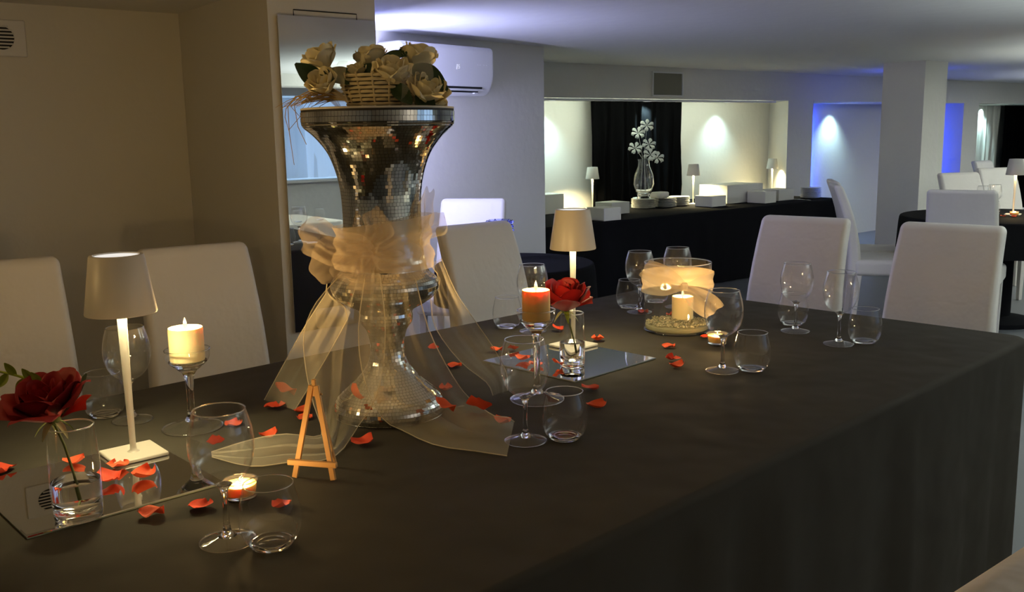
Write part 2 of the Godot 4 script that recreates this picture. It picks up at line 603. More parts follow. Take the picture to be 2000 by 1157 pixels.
	var l2 := thing("unseen_light_tube", "unseen bluish white light tube behind the column, placed to light the side wall", "light tube", Vector3(2.42, 0.001, -4.25))  # unseen source behind the column, placed to light the side wall and ceiling
	obj("foot", lath([Vector2(0, 0), Vector2(0.09, 0), Vector2(0.09, 0.01), Vector2(0.02, 0.02), Vector2(0, 0.02)], 24), M.dark, l2)
	obj("tube", lath([Vector2(0, 0.02), Vector2(0.018, 0.02), Vector2(0.018, 1.72), Vector2(0, 1.72)], 16), M.led_white, l2)
	area("unseen_tube_glow", Vector3(2.46, 1.42, -4.22), Vector3(1, 0.12, 0.02), Color(0.76, 0.78, 1.0), 2.1, Vector2(0.03, 0.5))
	area("unseen_tube_top_glow", Vector3(2.46, 1.735, -4.24), Vector3(0.35, 1, 0.2), Color(0.45, 0.50, 1.0), 0.16, Vector2(0.1, 0.03))
	var l3 := thing("unseen_light_tube", "unseen blue light tube behind the square pillar, placed to light the lintel", "light tube", Vector3(9.35, 0.001, -5.02))  # unseen source behind the pillar, placed to turn lintel and ceiling blue
	obj("foot", lath([Vector2(0, 0), Vector2(0.09, 0), Vector2(0.09, 0.01), Vector2(0.02, 0.02), Vector2(0, 0.02)], 24), M.dark, l3)
	obj("tube", lath([Vector2(0, 0.02), Vector2(0.018, 0.02), Vector2(0.018, 1.5), Vector2(0, 1.5)], 16), M.led_blue, l3)
	area("unseen_blue_tube_glow", Vector3(9.35, 1.52, -5.02), Vector3(0.1, 1, -0.3), Color(0.12, 0.26, 1.0), 0.22, Vector2(0.08, 0.08))

func air_conditioner() -> void:
	var ang := atan2(0.205, 0.979)
	var t := thing("air_conditioner", "white wall-mounted air conditioner on the side wall right of the roses", "air conditioner", Vector3(3.178, 1.575, -4.716), ang)
	# local: x along the wall, z out of it; body 0.8 wide
	var prof := [Vector2(0, 0.0), Vector2(0.10, 0.0), Vector2(0.145, 0.012), Vector2(0.175, 0.05), Vector2(0.19, 0.11), Vector2(0.192, 0.24), Vector2(0.178, 0.268), Vector2(0.15, 0.278), Vector2(0, 0.28)]
	var b := MB.new()
	b.rbox(Vector3(0, 0.14, 0.1), Vector3(0.8, 0.28, 0.2), 0.03, 5, Basis.IDENTITY, 8)
	b.warp(func(p: Vector3) -> Vector3:
		var k := clampf((0.12 - p.y) / 0.12, 0.0, 1.0)
		var fz := clampf(p.z / 0.2, 0.0, 1.0)
		return Vector3(p.x, p.y, p.z - fz * 0.055 * k * k))
	obj("body", b, M.white_plastic, t)
	for k in 2:
		var s := MB.new()
		s.rbox(Vector3(-0.02, 0.044 - 0.022 * k, 0.1745 - 0.016 * k), Vector3(0.64 - 0.04 * k, 0.012, 0.012), 0.003, 2, Basis(Vector3.RIGHT, 0.35))
		obj("air_slot", s, M.dark, t)
	var fl := MB.new()
	fl.rbox(Vector3(-0.02, 0.033, 0.173), Vector3(0.66, 0.007, 0.014), 0.003, 2)
	obj("louver", fl, M.white_plastic, t)
	var tab := MB.new()
	tab.rbox(Vector3(0.25, 0.012, 0.165), Vector3(0.03, 0.008, 0.02), 0.003, 2)
	obj("flap_tab", tab, M.white_plastic, t)
	# pale mark on the front, made to glow
	var tm := TextMesh.new()
	tm.text = "5"
	tm.font_size = 40
	tm.pixel_size = 0.00085
	tm.depth = 0.001
	var f := SystemFont.new()
	f.font_names = PackedStringArray(["Droid Sans"])
	f.font_weight = 700
	tm.font = f
	var mk := obj("display_mark", tm, glow(Color(0.95, 0.95, 1.0), 0.5), t)
	mk.position = Vector3(0.075, 0.158, 0.2)
	var bar := MB.new()
	bar.rbox(Vector3(0.058, 0.157, 0.2), Vector3(0.008, 0.03, 0.002), 0.0009, 1, Basis(Vector3.BACK, -0.2))
	obj("display_mark", bar, glow(Color(0.95, 0.95, 1.0), 0.5), t)
	for x in [0.24, 0.26, 0.295, 0.318]:
		obj("indicator", boxm(Vector3(x, 0.175, 0.2), Vector3(0.008, 0.003, 0.002)), glow(Color(0.95, 0.95, 1.0), 0.4), t)

# ------------------------------------------------------------------ main table
func covered_table(called: String, label: String, at: Vector3, turn: float, half: Vector2, h: float, rc: float, m: Material, wob: float, sd := 1, low := 0.01, parent: Node = null) -> MeshInstance3D:
	var pts := []
	var nrm := []
	var cs := [[half.x - rc, half.y - rc, 0.0], [-half.x + rc, half.y - rc, PI / 2], [-half.x + rc, -half.y + rc, PI], [half.x - rc, -half.y + rc, PI * 1.5]]
	for k in 4:
		for j in 13:
			var a: float = cs[k][2] + j / 12.0 * PI / 2
			pts.append(Vector2(cs[k][0] + rc * cos(a), cs[k][1] + rc * sin(a)))
			nrm.append(Vector2(cos(a), sin(a)))
		var nx: Array = cs[(k + 1) % 4]
		var p0: Vector2 = pts[-1]
		var a1: float = nx[2]
		var p1 := Vector2(nx[0] + rc * cos(a1), nx[1] + rc * sin(a1))
		var steps := maxi(1, int(p0.distance_to(p1) / 0.05))
		for j in range(1, steps):
			pts.append(p0.lerp(p1, float(j) / steps))
			nrm.append(nrm[-1])
	var n := pts.size()
	var rings := []
	# inside out over the top, round the edge, down the drop
	for k in 9:
		var s := pow(k / 8.0, 0.7)
		var r := []
		for i in n + 1: r.append(Vector3(pts[i % n].x * s * (1 - 0.015 / half.x), h, pts[i % n].y * s * (1 - 0.015 / half.y)))
		rings.append(r)
	for k in 5:
		var a := (k + 1) / 5.0 * PI / 2
		var r := []
		for i in n + 1:
			var q: Vector2 = pts[i % n] - nrm[i % n] * (0.015 - 0.015 * sin(a))
			r.append(Vector3(q.x, h - 0.015 + 0.015 * cos(a), q.y))
		rings.append(r)
	var nz := FastNoiseLite.new()
	nz.seed = sd
	nz.frequency = 2.2
	for k in 10:
		var f := (k + 1) / 10.0
		var r := []
		for i in n + 1:
			var q: Vector2 = pts[i % n]
			var w := nz.get_noise_2d(q.x * 2.0, q.y * 2.0) * wob * sqrt(f) + 0.006 * f
			q += nrm[i % n] * w
			r.append(Vector3(q.x, lerpf(h - 0.015, low, f), q.y))
		rings.append(r)
	var b := MB.new()
	b.sheet(rings)
	b.flip()
	for i in b.v.size():
		if b.v[i].y > h - 1e-5: b.n[i] = Vector3.UP
	var o := obj(called, b, m, parent)
	o.position = at
	o.rotation.y = turn
	if parent == null: tag(o, label, "tablecloth")
	return o

func round_table(at: Vector3, r: float, h: float, label: String, sd: int) -> void:
	var t := thing("round_table", label, "table", at)
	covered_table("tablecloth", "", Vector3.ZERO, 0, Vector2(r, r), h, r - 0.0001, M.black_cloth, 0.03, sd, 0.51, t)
	obj("pedestal", lath([Vector2(0, 0), Vector2(r * 0.45, 0), Vector2(r * 0.45, 0.03), Vector2(r * 0.2, 0.06), Vector2(r * 0.2, h - 0.03), Vector2(r * 0.95, h - 0.025), Vector2(r * 0.95, h - 0.004), Vector2(0, h - 0.004)], 32, 0.5), M.black_cloth, t)

func main_table() -> void:
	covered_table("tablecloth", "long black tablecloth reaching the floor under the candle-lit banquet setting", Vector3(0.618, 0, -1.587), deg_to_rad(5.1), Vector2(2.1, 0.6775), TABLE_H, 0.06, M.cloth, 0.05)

# ------------------------------------------------------------------ background furniture
func make_chair() -> Node3D:
	var t := thing("dining_chair", "", "chair")
	var b := MB.new()
	b.rbox(Vector3(0, 0.675, 0), Vector3(0.43, 0.6, 0.075), 0.026, 4, Basis.IDENTITY, 6)
	b.warp(func(p: Vector3) -> Vector3:
		var k := (p.y - 0.375) / 0.6
		var bow := -0.012 * sin(clampf(k, 0, 1) * PI)
		return Vector3(p.x * (1.0 - 0.11 * k), p.y, p.z * (1.15 - 0.35 * k) - 0.185 - 0.105 * k * k - 0.02 * k - bow))
	obj("backrest", b, M.leather, t)
	var s := MB.new()
	s.rbox(Vector3(0, 0.43, 0.03), Vector3(0.44, 0.11, 0.44), 0.03, 4)
	obj("seat", s, M.leather, t)
	for x in [-1, 1]:
		for z in [-1, 1]:
			var l := MB.new()
			l.rbox(Vector3(0, 0.195, 0), Vector3(0.042, 0.39, 0.042), 0.006, 2)
			l.warp(func(p: Vector3) -> Vector3:
				var k := 1.0 - p.y / 0.39
				return Vector3(p.x * (1 - 0.25 * k), p.y, p.z * (1 - 0.25 * k) + (-0.03 * k if z < 0 else 0.0)))
			var o := obj("leg", l, M.leather, t)
			o.position = Vector3(0.185 * x, 0, 0.03 + 0.185 * z)
	return t

func background() -> void:
	# chairs: [top centre of the back x, z, facing x, z, label, group]
	var cl := [
		[1.21, -3.29, -0.08, 0.997, "white high-backed chair standing before the column, right of the nearer lamp"],
		[0.585, -3.35, -0.12, 0.99, "white high-backed chair at the far left, cut by the photo's left edge"],
		[2.383, -3.19, 0.03, 1.0, "white high-backed chair right of the silver vase, before the small round table"],
		[3.30, -4.44, -0.75, 0.66, "white chair against the side wall behind the small round black table"],
		[3.51, -2.35, -0.98, 0.2, "white leather chair at the table's end, left of the two behind the glasses"],
		[3.60, -1.757, -0.99, 0.15, "white leather chair at the table's end, right of the two and nearest the corner"],
		[5.75, -3.60, 0.62, 0.78, "white chair seen edge-on left of the square pillar, nearer of that pair"],
		[6.16, -3.88, 0.62, 0.78, "white chair seen edge-on beside the pillar, peeping over its twin"],
		[5.60, -2.68, 0.95, -0.32, "white chair with its back to us drawn up to the far round table"],
		[7.64, -3.69, -0.38, 0.92, "white chair in front of the pillar's foot on the far side of the round table"],
		[8.65, -3.85, -0.4, 0.9, "white chair behind the far table lamp, right of the pillar"],
		[10.30, -4.73, 0.0, 1.0, "small distant chair tinted blue in front of the far right alcove"],
		[0.862, -0.332, 0.0, -1.0, "white chair top in the lower right corner at the table's near side"],
	]
	var c0 := make_chair()
	for k in cl.size():
		var a: Array = cl[k]
		var f := Vector3(a[2], 0, a[3]).normalized()
		var at := Vector3(a[0], 0, a[1]) + f * 0.29
		var turn := atan2(f.x, f.z)
		if k == 0:
			c0.position = at
			c0.rotation.y = turn
			c0.set_meta("label", a[4])
			c0.set_meta("group", "white high-backed dining chairs")
		else:
			dup(c0, at, turn, a[4], "white high-backed dining chairs")
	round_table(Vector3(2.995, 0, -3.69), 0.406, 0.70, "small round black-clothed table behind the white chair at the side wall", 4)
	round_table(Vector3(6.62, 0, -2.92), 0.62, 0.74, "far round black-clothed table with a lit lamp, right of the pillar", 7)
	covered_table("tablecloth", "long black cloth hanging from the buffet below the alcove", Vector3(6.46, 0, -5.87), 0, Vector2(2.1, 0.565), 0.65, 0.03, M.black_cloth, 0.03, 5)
	covered_table("tablecloth", "white cloth on a side table seen only in the column mirror", Vector3(3.4, 0, 0.55), 0, Vector2(0.5, 0.45), 0.65, 0.05, M.napkin, 0.03, 8)
	for k in 3:
		dup(tumb0, Vector3([3.36, 3.52, 3.74][k], 0.6515, [0.22, 0.2, 0.24][k]), 0, "%s tumbler on the white side table seen in the column mirror" % ["left", "middle", "right"][k], "tumblers on the side table")
	# crystal light on the small round table
	var cr := thing("crystal_holder", "small sparkling blue crystal candle holder above the white chair back", "candle holder", Vector3(3.03, 0.701, -3.85))
	var cb := MB.new()
	cb.lathe([Vector2(0, 0), Vector2(0.045, 0), Vector2(0.055, 0.10), Vector2(0.062, 0.205), Vector2(0.056, 0.205), Vector2(0.048, 0.02), Vector2(0, 0.015)], 12, Vector3.ZERO, 0.95)
	obj("cup", cb, M.crystal, cr)
	var bd := MB.new()
	for k in 30:
		var a := TAU * (k % 10) / 10.0 + 0.3 * (k / 10)
		bd.lathe([Vector2(0, -0.012), Vector2(0.011, 0), Vector2(0, 0.012)], 6, Vector3(cos(a) * 0.066, 0.15 + 0.022 * (k / 10), sin(a) * 0.066), 0.99)
	obj("beads", bd, M.crystal, cr).set_meta("kind", "stuff")
	obj("led_light", lath([Vector2(0, 0.03), Vector2(0.02, 0.03), Vector2(0.02, 0.16), Vector2(0, 0.17)], 12), glow(Color(0.5, 0.55, 1), 1.4), cr)
	omni("crystal_light", Vector3(3.03, 0.701 + 0.1, -3.85), Color(0.45, 0.5, 1.0), 0.03, 0.02)
	buffet()
	far_table()

func pleated(x0: float, x1: float, y0: float, y1: float, z: float, amp: float, per: float, sd: int) -> MB:
	var nz := FastNoiseLite.new()
	nz.seed = sd
	nz.frequency = 1.5
	var g := []
	var cnt := int((x1 - x0) / per * 10)
	for i in cnt + 1:
		var x := lerpf(x0, x1, float(i) / cnt)
		var row := []
		for j in 9:
			var f := j / 8.0
			var ph := x / per * TAU + nz.get_noise_2d(x * 3.0, f * 0.6) * 4.0
			row.append(Vector3(x + 0.01 * sin(ph * 0.5), lerpf(y0, y1, f), z + amp * sin(ph) * (1.1 - 0.4 * f)))
		g.append(row)
	var b := MB.new()
	b.sheet(g)
	return b

func plate_stack(at: Vector3, r: float, cnt: int, where: String) -> void:
	var pm := lath([Vector2(0, 0.0), Vector2(r * 0.6, 0.0), Vector2(r, 0.0085), Vector2(r, 0.0105), Vector2(r * 0.6, 0.003), Vector2(0, 0.003)], 32, 0.85).mesh()
	for k in cnt:
		var o := obj("plate", pm, M.plate)
		o.position = at + Vector3(0.001 * sin(k * 2.3), 0.0095 * k, 0.001 * cos(k * 1.7))
		var nth: String = ["topmost", "second", "third", "fourth", "fifth", "sixth", "seventh", "eighth", "ninth", "tenth", "lowest"][cnt - 1 - k]
		if k == 0: nth = "lowest"
		tag(o, ("%s white plate%s in the stack " % [nth, "" if nth in ["topmost", "lowest"] else " from the top"]) + where, "plate", "plates stacked " + where)

func buffet() -> void:
	var h := 0.651
	tag(obj("curtain", pleated(6.26, 7.53, 0.3, 1.632, -6.53, 0.022, 0.11, 3), M.curtain), "black pleated curtain hanging in the alcove behind the glass vase of lilies", "curtain")
	tag(obj("curtain", pleated(14.72, 16.2, 0.02, 1.632, -6.5, 0.025, 0.13, 6), M.curtain), "dark curtain in the alcove at the far right edge", "curtain")
	tag(obj("curtain", pleated(13.3, 14.72, 0.02, 1.632, -6.56, 0.012, 0.16, 8), M.white_box), "white curtain under a spotlight in the far right alcove", "curtain")
	# white display boxes: front left corner x, z, width, depth, height
	var bx := [
		[5.23, -5.314, 0.19, 0.20, 0.101, "white display box at the buffet's front edge, nearest the lamp shade"],
		[5.694, -5.696, 0.22, 0.20, 0.10, "white display box behind the front one, left of the plate stacks"],
		[6.854, -5.569, 0.206, 0.20, 0.098, "small white display box right of the plate stacks and their lamp"],
		[7.229, -5.69, 0.553, 0.34, 0.174, "largest white display box, long and tall, in the middle of the buffet"],
		[7.497, -5.455, 0.177, 0.207, 0.111, "white display box standing in front of the long tall one"],
		[7.845, -5.548, 0.25, 0.2, 0.11, "white display box at the right, beside the plates at the buffet's end"],
		[5.04, -6.15, 0.52, 0.2, 0.17, "white display box at the back left of the buffet, below the lit wall"],
		[4.50, -5.45, 0.18, 0.2, 0.147, "white display box at the buffet's left end against the side wall"],
	]
	for a in bx:
		var b := MB.new()
		b.rbox(Vector3(a[2] / 2, a[4] / 2, -a[3] / 2), Vector3(a[2], a[4], a[3]), 0.004, 2)
		var o := obj("display_box", b, M.white_box)
		o.position = Vector3(a[0], h, a[1])
		tag(o, a[5], "box", "white display boxes on the buffet")
	plate_stack(Vector3(6.70, h, -6.25), 0.12, 7, "behind the lily vase")
	plate_stack(Vector3(6.386, h, -5.98), 0.111, 9, "under the lily vase")
	plate_stack(Vector3(6.60, h, -5.90), 0.10, 9, "just right of the lily vase")
	plate_stack(Vector3(6.82, h, -5.93), 0.10, 9, "by the middle buffet lamp")
	plate_stack(Vector3(8.40, h, -5.56), 0.104, 11, "at the buffet's right end")
	table_lamp(Vector3(6.04, h, -6.29), 0.0, "white table lamp at the left on the buffet, before the lit alcove wall", 2.2)
	table_lamp(Vector3(7.02, h, -5.93), 0.0, "white table lamp in the middle of the buffet beside the curtain edge", 1.6)
	table_lamp(Vector3(8.66, h, -6.22), 0.0, "white table lamp at the right end of the buffet, behind the boxes", 1.6)
	# lily vase stands on the plates
	var vy := h + 0.0095 * 9 + 0.004
	var v := thing("glass_vase", "tall curved clear glass vase holding white lilies before the black curtain", "vase", Vector3(6.386, vy, -5.98))
	obj("body", lath([Vector2(0, 0), Vector2(0.06, 0), Vector2(0.05, 0.02), Vector2(0.075, 0.06), Vector2(0.098, 0.13), Vector2(0.09, 0.21), Vector2(0.058, 0.29), Vector2(0.052, 0.33), Vector2(0.060, 0.355), Vector2(0.057, 0.357), Vector2(0.048, 0.33), Vector2(0.053, 0.29), Vector2(0.085, 0.21), Vector2(0.093, 0.13), Vector2(0.07, 0.06), Vector2(0.03, 0.025), Vector2(0, 0.022)], 32), M.glass, v)
	var where := ["left", "right", "upper", "lower", "topmost", "middle"]
	var ps := [Vector3(-0.11, 0.46, 0.0), Vector3(0.07, 0.49, 0.0), Vector3(-0.03, 0.595, -0.04), Vector3(0.095, 0.37, 0.08), Vector3(0.04, 0.66, 0), Vector3(-0.03, 0.40, 0.11)]
	var pt := petal_mesh(0.35, 0.9, 0.5, 0.25, 0.55)
	for k in 6:
		var lil := thing("lily", "white lily, the %s bloom in the tall glass vase on the buffet" % where[k], "lily", Vector3(6.386, vy, -5.98) + ps[k], k * 1.1, "white lilies in the tall vase")
		lil.basis = Basis(RT, 0.85) * Basis(Vector3.UP, k * 1.1)
		for j in 6:
			var o := obj("petal", pt, M.lily, lil)
			o.transform = Transform3D(Basis(Vector3.UP, TAU * j / 6.0) * Basis(Vector3.RIGHT, 0.75).scaled(Vector3(0.088, 0.088, 0.088)), Vector3.ZERO)
		var st := MB.new()
		st.tube([Vector3(0, 0.0, 0), Vector3(-ps[k].x * 0.85, 0.36 - ps[k].y, -ps[k].z * 0.85), Vector3(-ps[k].x * 0.6, 0.06 - ps[k].y, -ps[k].z * 0.6)], [0.0018], 6)
		var so := obj("stem", st, M.lily, lil)
		so.basis = lil.basis.inverse()
	var nap := MB.new()
	nap.rbox(Vector3(0, 0.03, 0), Vector3(0.16, 0.06, 0.12), 0.029, 5)
	nap.warp(func(p: Vector3) -> Vector3: return p + Vector3(0, 0.012 * sin(p.x * 60) * cos(p.z * 50), 0))
	var no := obj("napkin", nap, M.napkin)
	no.position = Vector3(6.47, vy, -5.86)
	tag(no, "crumpled white napkin heaped at the foot of the lily vase", "napkin")
	# cutlery by the middle lamp and by the plates
	for k in 6:
		var b2 := MB.new()
		b2.rbox(Vector3(0, 0.003, 0), Vector3(0.17, 0.004, 0.012), 0.0018, 2)
		b2.rbox(Vector3(0.085, 0.003, 0), Vector3(0.05, 0.004, 0.024), 0.0018, 2)
		var o := obj("spoon", b2, mat(Color(0.8, 0.78, 0.72), 0.25, 0.8))
		o.position = Vector3(6.98 + 0.012 * k, h, -5.80 + 0.035 * k) if k < 4 else Vector3(8.10, h, -5.42 - 0.04 * (k - 4))
		o.rotation.y = 0.3 * k
		tag(o, ["first steel spoon by the middle buffet lamp, nearest its foot", "second steel spoon out from the middle buffet lamp", "third steel spoon out from the middle buffet lamp", "outermost steel spoon by the middle buffet lamp", "front steel spoon left of the end plate stack", "rear steel spoon left of the end plate stack"][k], "spoon", "serving spoons by the middle lamp" if k < 4 else "serving spoons by the end plates")

func far_table() -> void:
	var h := 0.741
	var c := Vector3(6.72, h, -2.86)
	table_lamp(c, 0.3, "white table lamp glowing on the far round table right of the pillar")
	for a in [[-0.085, -0.10, "wine glass left of the lamp on the far round table"], [0.08, 0.085, "wine glass with red wine right of the lamp on the far round table"], [-0.22, 0.02, "wine glass half hidden behind the chair back at the far round table"]]:
		var g := dup(wine0, c + RT * a[0] + FW * a[1], 0.0, a[2], "wine glasses on the far round table")
		if a[2].contains("red wine"):
			obj("wine", lath([Vector2(0, 0.096), Vector2(0.02, 0.099), Vector2(0.036, 0.112), Vector2(0.0445, 0.135), Vector2(0.0455, 0.148), Vector2(0, 0.148)], 24), M.wine, g)
	dup(tumb0, c + RT * 0.085 + FW * 0.19, 0, "water tumbler in front of the red wine glass on the far round table", "tumblers on the far round table")
	dup(tumb0, c + RT * -0.14 + FW * 0.0, 0, "water tumbler left of the lamp on the far round table", "tumblers on the far round table")
	tealight(c + RT * -0.05 + FW * 0.11, "lit tealight by the lamp foot on the far round table", 0.02)
	for k in 4:
		var o := obj("rose_petal", loose_petal(k), M.petal)
		o.position = c + RT * [-0.13, -0.09, 0.03, 0.12][k] + FW * [0.12, 0.18, 0.14, 0.02][k] + Vector3(0, 0.002, 0)
		o.rotation.y = k * 1.3
		tag(o, "red petal %s on the far round table" % ["at the left of the tealight", "in front of the tealight", "right of the tealight", "behind the red wine glass"][k], "petal", "petals on the far round table")

# ------------------------------------------------------------------ things on the table
var wine0: Node3D
var tumb0: Node3D
var lamp0: Node3D

func smooth(p: Array, per := 4) -> Array:
	var o := []
	for i in p.size() - 1:
		var a: Vector2 = p[maxi(i - 1, 0)]
		var b: Vector2 = p[i]
		var c: Vector2 = p[i + 1]
		var d: Vector2 = p[mini(i + 2, p.size() - 1)]
		for k in per: o.append(b.cubic_interpolate(c, a, d, float(k) / per))
	o.append(p[-1])
	return o

func ring(r: float, y: float, w: float, segs := 48) -> MB:
	var pf := []
	for k in 9:
		var a := TAU * k / 8.0 - PI / 2
		pf.append(Vector2(r + w * cos(a), y + w * sin(a)))
	return lath(pf, segs, 0.2)

func glass_protos() -> void:
	wine0 = thing("wine_glass", "", "wine glass")
	obj("bowl", lath(smooth([Vector2(0.0, 0.0885), Vector2(0.014, 0.0905), Vector2(0.028, 0.099), Vector2(0.039, 0.112), Vector2(0.0455, 0.131), Vector2(0.0475, 0.150), Vector2(0.0455, 0.172), Vector2(0.0405, 0.192), Vector2(0.0375, 0.2018)], 4), 56, 0.2), M.pane, wine0)
	obj("bowl_inside", lath(smooth([Vector2(0.026, 0.1005), Vector2(0.0378, 0.113), Vector2(0.0443, 0.131), Vector2(0.0463, 0.150), Vector2(0.0444, 0.172), Vector2(0.0394, 0.192), Vector2(0.0366, 0.2012)], 4), 56, 0.2), M.pane, wine0)
	obj("rim", ring(0.0372, 0.2020, 0.0010), M.glass, wine0)
	var sp := [Vector2(0, 0.0080)]
	sp.append_array(smooth([Vector2(0.014, 0.0095), Vector2(0.0085, 0.0135), Vector2(0.0050, 0.024), Vector2(0.0042, 0.05), Vector2(0.0046, 0.072), Vector2(0.0068, 0.082), Vector2(0.0125, 0.0890)], 3))
	sp.append(Vector2(0, 0.0935))
	obj("stem", lath(sp, 28, 0.3), M.glass, wine0)
	var fp := smooth([Vector2(0.0395, 0.0006), Vector2(0.0415, 0.0018), Vector2(0.036, 0.0038), Vector2(0.02, 0.0078), Vector2(0.0138, 0.0098)], 3)
	obj("foot", lath(fp, 48, 0.2), M.pane, wine0)
	obj("foot_edge", ring(0.0405, 0.0014, 0.0011), M.glass, wine0)
	tumb0 = thing("tumbler", "", "tumbler")
	obj("wall", lath(smooth([Vector2(0.033, 0.0075), Vector2(0.0375, 0.012), Vector2(0.0435, 0.028), Vector2(0.0450, 0.042), Vector2(0.0435, 0.062), Vector2(0.0385, 0.084), Vector2(0.0360, 0.0960)], 4), 56, 0.2), M.pane, tumb0)
	obj("rim", ring(0.0356, 0.0962, 0.0009), M.glass, tumb0)
	var tp := [Vector2(0, 0.003), Vector2(0.018, 0.0022)]
	tp.append_array(smooth([Vector2(0.025, 0.0005), Vector2(0.029, 0.002), Vector2(0.0330, 0.0072)], 3))
	tp.append_array([Vector2(0.0325, 0.0082), Vector2(0.025, 0.0095), Vector2(0.012, 0.0085), Vector2(0, 0.0082)])
	obj("base", lath(tp, 48, 0.3), M.glass, tumb0)

func table_lamp(at: Vector3, turn: float, label: String, e := 0.19) -> void:
	var t: Node3D
	if lamp0 == null:
		t = thing("table_lamp", label, "lamp", at, turn, "white table lamps")
		lamp0 = t
		var b := MB.new()
		b.rbox(Vector3(0, 0.004, 0), Vector3(0.102, 0.007, 0.102), 0.003, 3)
		b.warp(func(p: Vector3) -> Vector3: # round the corners in plan
			var q := Vector2(absf(p.x), absf(p.z)) - Vector2(0.041, 0.041)
			if q.x > 0 and q.y > 0:
				var l := q.length()
				var k := maxf(q.x, q.y) / maxf(l, 1e-6)
				return Vector3(signf(p.x) * (0.041 + q.x * k), p.y, signf(p.z) * (0.041 + q.y * k))
			return p)
		obj("base", b, M.white_metal, t)
		obj("pole", lath([Vector2(0.012, 0.0072), Vector2(0.0062, 0.011), Vector2(0.0055, 0.02), Vector2(0.0092, 0.31)], 24), M.white_metal, t)
		var sh := MB.new()
		sh.lathe([Vector2(0.0605, 0.272), Vector2(0.0625, 0.272), Vector2(0.0630, 0.274), Vector2(0.0476, 0.377), Vector2(0.0462, 0.3795), Vector2(0.0405, 0.380), Vector2(0.0398, 0.379), Vector2(0.0398, 0.374), Vector2(0.0445, 0.372), Vector2(0.0605, 0.272)], 48, Vector3.ZERO, 0.75)
		obj("shade", sh, M.white_metal, t)
		obj("top_diffuser", disc(0.0402, 0.3775, true, 40), M.lamp_top, t)
		obj("under_diffuser", lath([Vector2(0.010, 0.305), Vector2(0.054, 0.305)], 32), M.lamp_under, t)
	else:
		t = dup(lamp0, at, turn, label, "white table lamps")
	area("lamp_downlight", at + Vector3(0, 0.302, 0), Vector3.DOWN, Color(1.0, 0.93, 0.70), e, Vector2(0.07, 0.07))

func flame(parent: Node3D, y: float, at: Vector3, e: float, size := 1.0) -> void:
	var s := size
	obj("wick", lath([Vector2(0.0011, y - 0.002), Vector2(0.0011, y + 0.005 * s), Vector2(0, y + 0.006 * s)], 8), M.wick, parent)
	obj("flame", lath([Vector2(0, y + 0.003 * s), Vector2(0.0032 * s, y + 0.0055 * s), Vector2(0.0044 * s, y + 0.010 * s), Vector2(0.0034 * s, y + 0.017 * s), Vector2(0.0015 * s, y + 0.023 * s), Vector2(0, y + 0.027 * s)], 16), M.flame, parent)
	omni("candle_light", at + Vector3(0, y + 0.012 * s, 0), Color(1.0, 0.82, 0.53), e, 0.004)

func candle(called: String, at: Vector3, r: float, h: float, m: Material, label: String, e: float) -> void:
	var t := thing(called, label, "candle", at)
	obj("wax", lath([Vector2(0, 0), Vector2(r * 0.97, 0), Vector2(r, 0.002), Vector2(r, h - 0.004), Vector2(r * 0.96, h), Vector2(r * 0.86, h - 0.001), Vector2(r * 0.6, h - 0.0045), Vector2(r * 0.25, h - 0.006), Vector2(0, h - 0.006)], 40, 0.5), m, t)
	flame(t, h - 0.006, at, e)

func tealight(at: Vector3, label: String, e: float) -> void:
	var t := thing("tealight", label, "tealight", at)
	obj("cup", lath(smooth([Vector2(0.0265, 0.005), Vector2(0.0285, 0.016), Vector2(0.0290, 0.033)], 3), 40, 0.2), M.pane, t)
	obj("rim", ring(0.0284, 0.033, 0.0011, 40), M.glass, t)
	obj("base", lath([Vector2(0, 0.001), Vector2(0.022, 0.0), Vector2(0.0265, 0.004), Vector2(0.0255, 0.0085), Vector2(0, 0.0078)], 32, 0.5), M.glass, t)
	obj("wax", lath([Vector2(0, 0.0085), Vector2(0.0232, 0.0095), Vector2(0.0255, 0.016), Vector2(0.0262, 0.0265), Vector2(0.0225, 0.0262), Vector2(0, 0.0255)], 32, 0.5), M.wax_orange, t)
	flame(t, 0.0255, at, e, 0.5)

func candle_holder(at: Vector3, rim: float, rr: float, label: String) -> void:
	var t := thing("candle_holder", label, "candle holder", at)
	var d := rim - 0.165
	obj("foot", lath(smooth([Vector2(0.058, 0.0006), Vector2(0.061, 0.002), Vector2(0.058, 0.0045), Vector2(0.035, 0.0095), Vector2(0.0155, 0.0165)], 3), 56, 0.2), M.pane, t)
	obj("foot_edge", ring(0.0598, 0.0018, 0.0014), M.glass, t)
	var sp := [Vector2(0, 0.015)]
	sp.append_array(smooth([Vector2(0.0155, 0.0165), Vector2(0.0085, 0.03), Vector2(0.0072, 0.06), Vector2(0.0088, 0.10 + d), Vector2(0.0135, 0.117 + d), Vector2(0.024, 0.127 + d), Vector2(rr * 0.84, 0.139 + d)], 3))
	sp.append_array([Vector2(rr * 0.83, 0.1425 + d), Vector2(0, 0.1425 + d)])
	obj("stem", lath(sp, 40, 0.35), M.glass, t)
	obj("cup", lath(smooth([Vector2(rr * 0.84, 0.139 + d), Vector2(rr * 0.97, 0.150 + d), Vector2(rr, 0.165 + d)], 4), 56, 0.2), M.pane, t)
	obj("rim", ring(rr - 0.001, 0.1655 + d, 0.0016), M.glass, t)

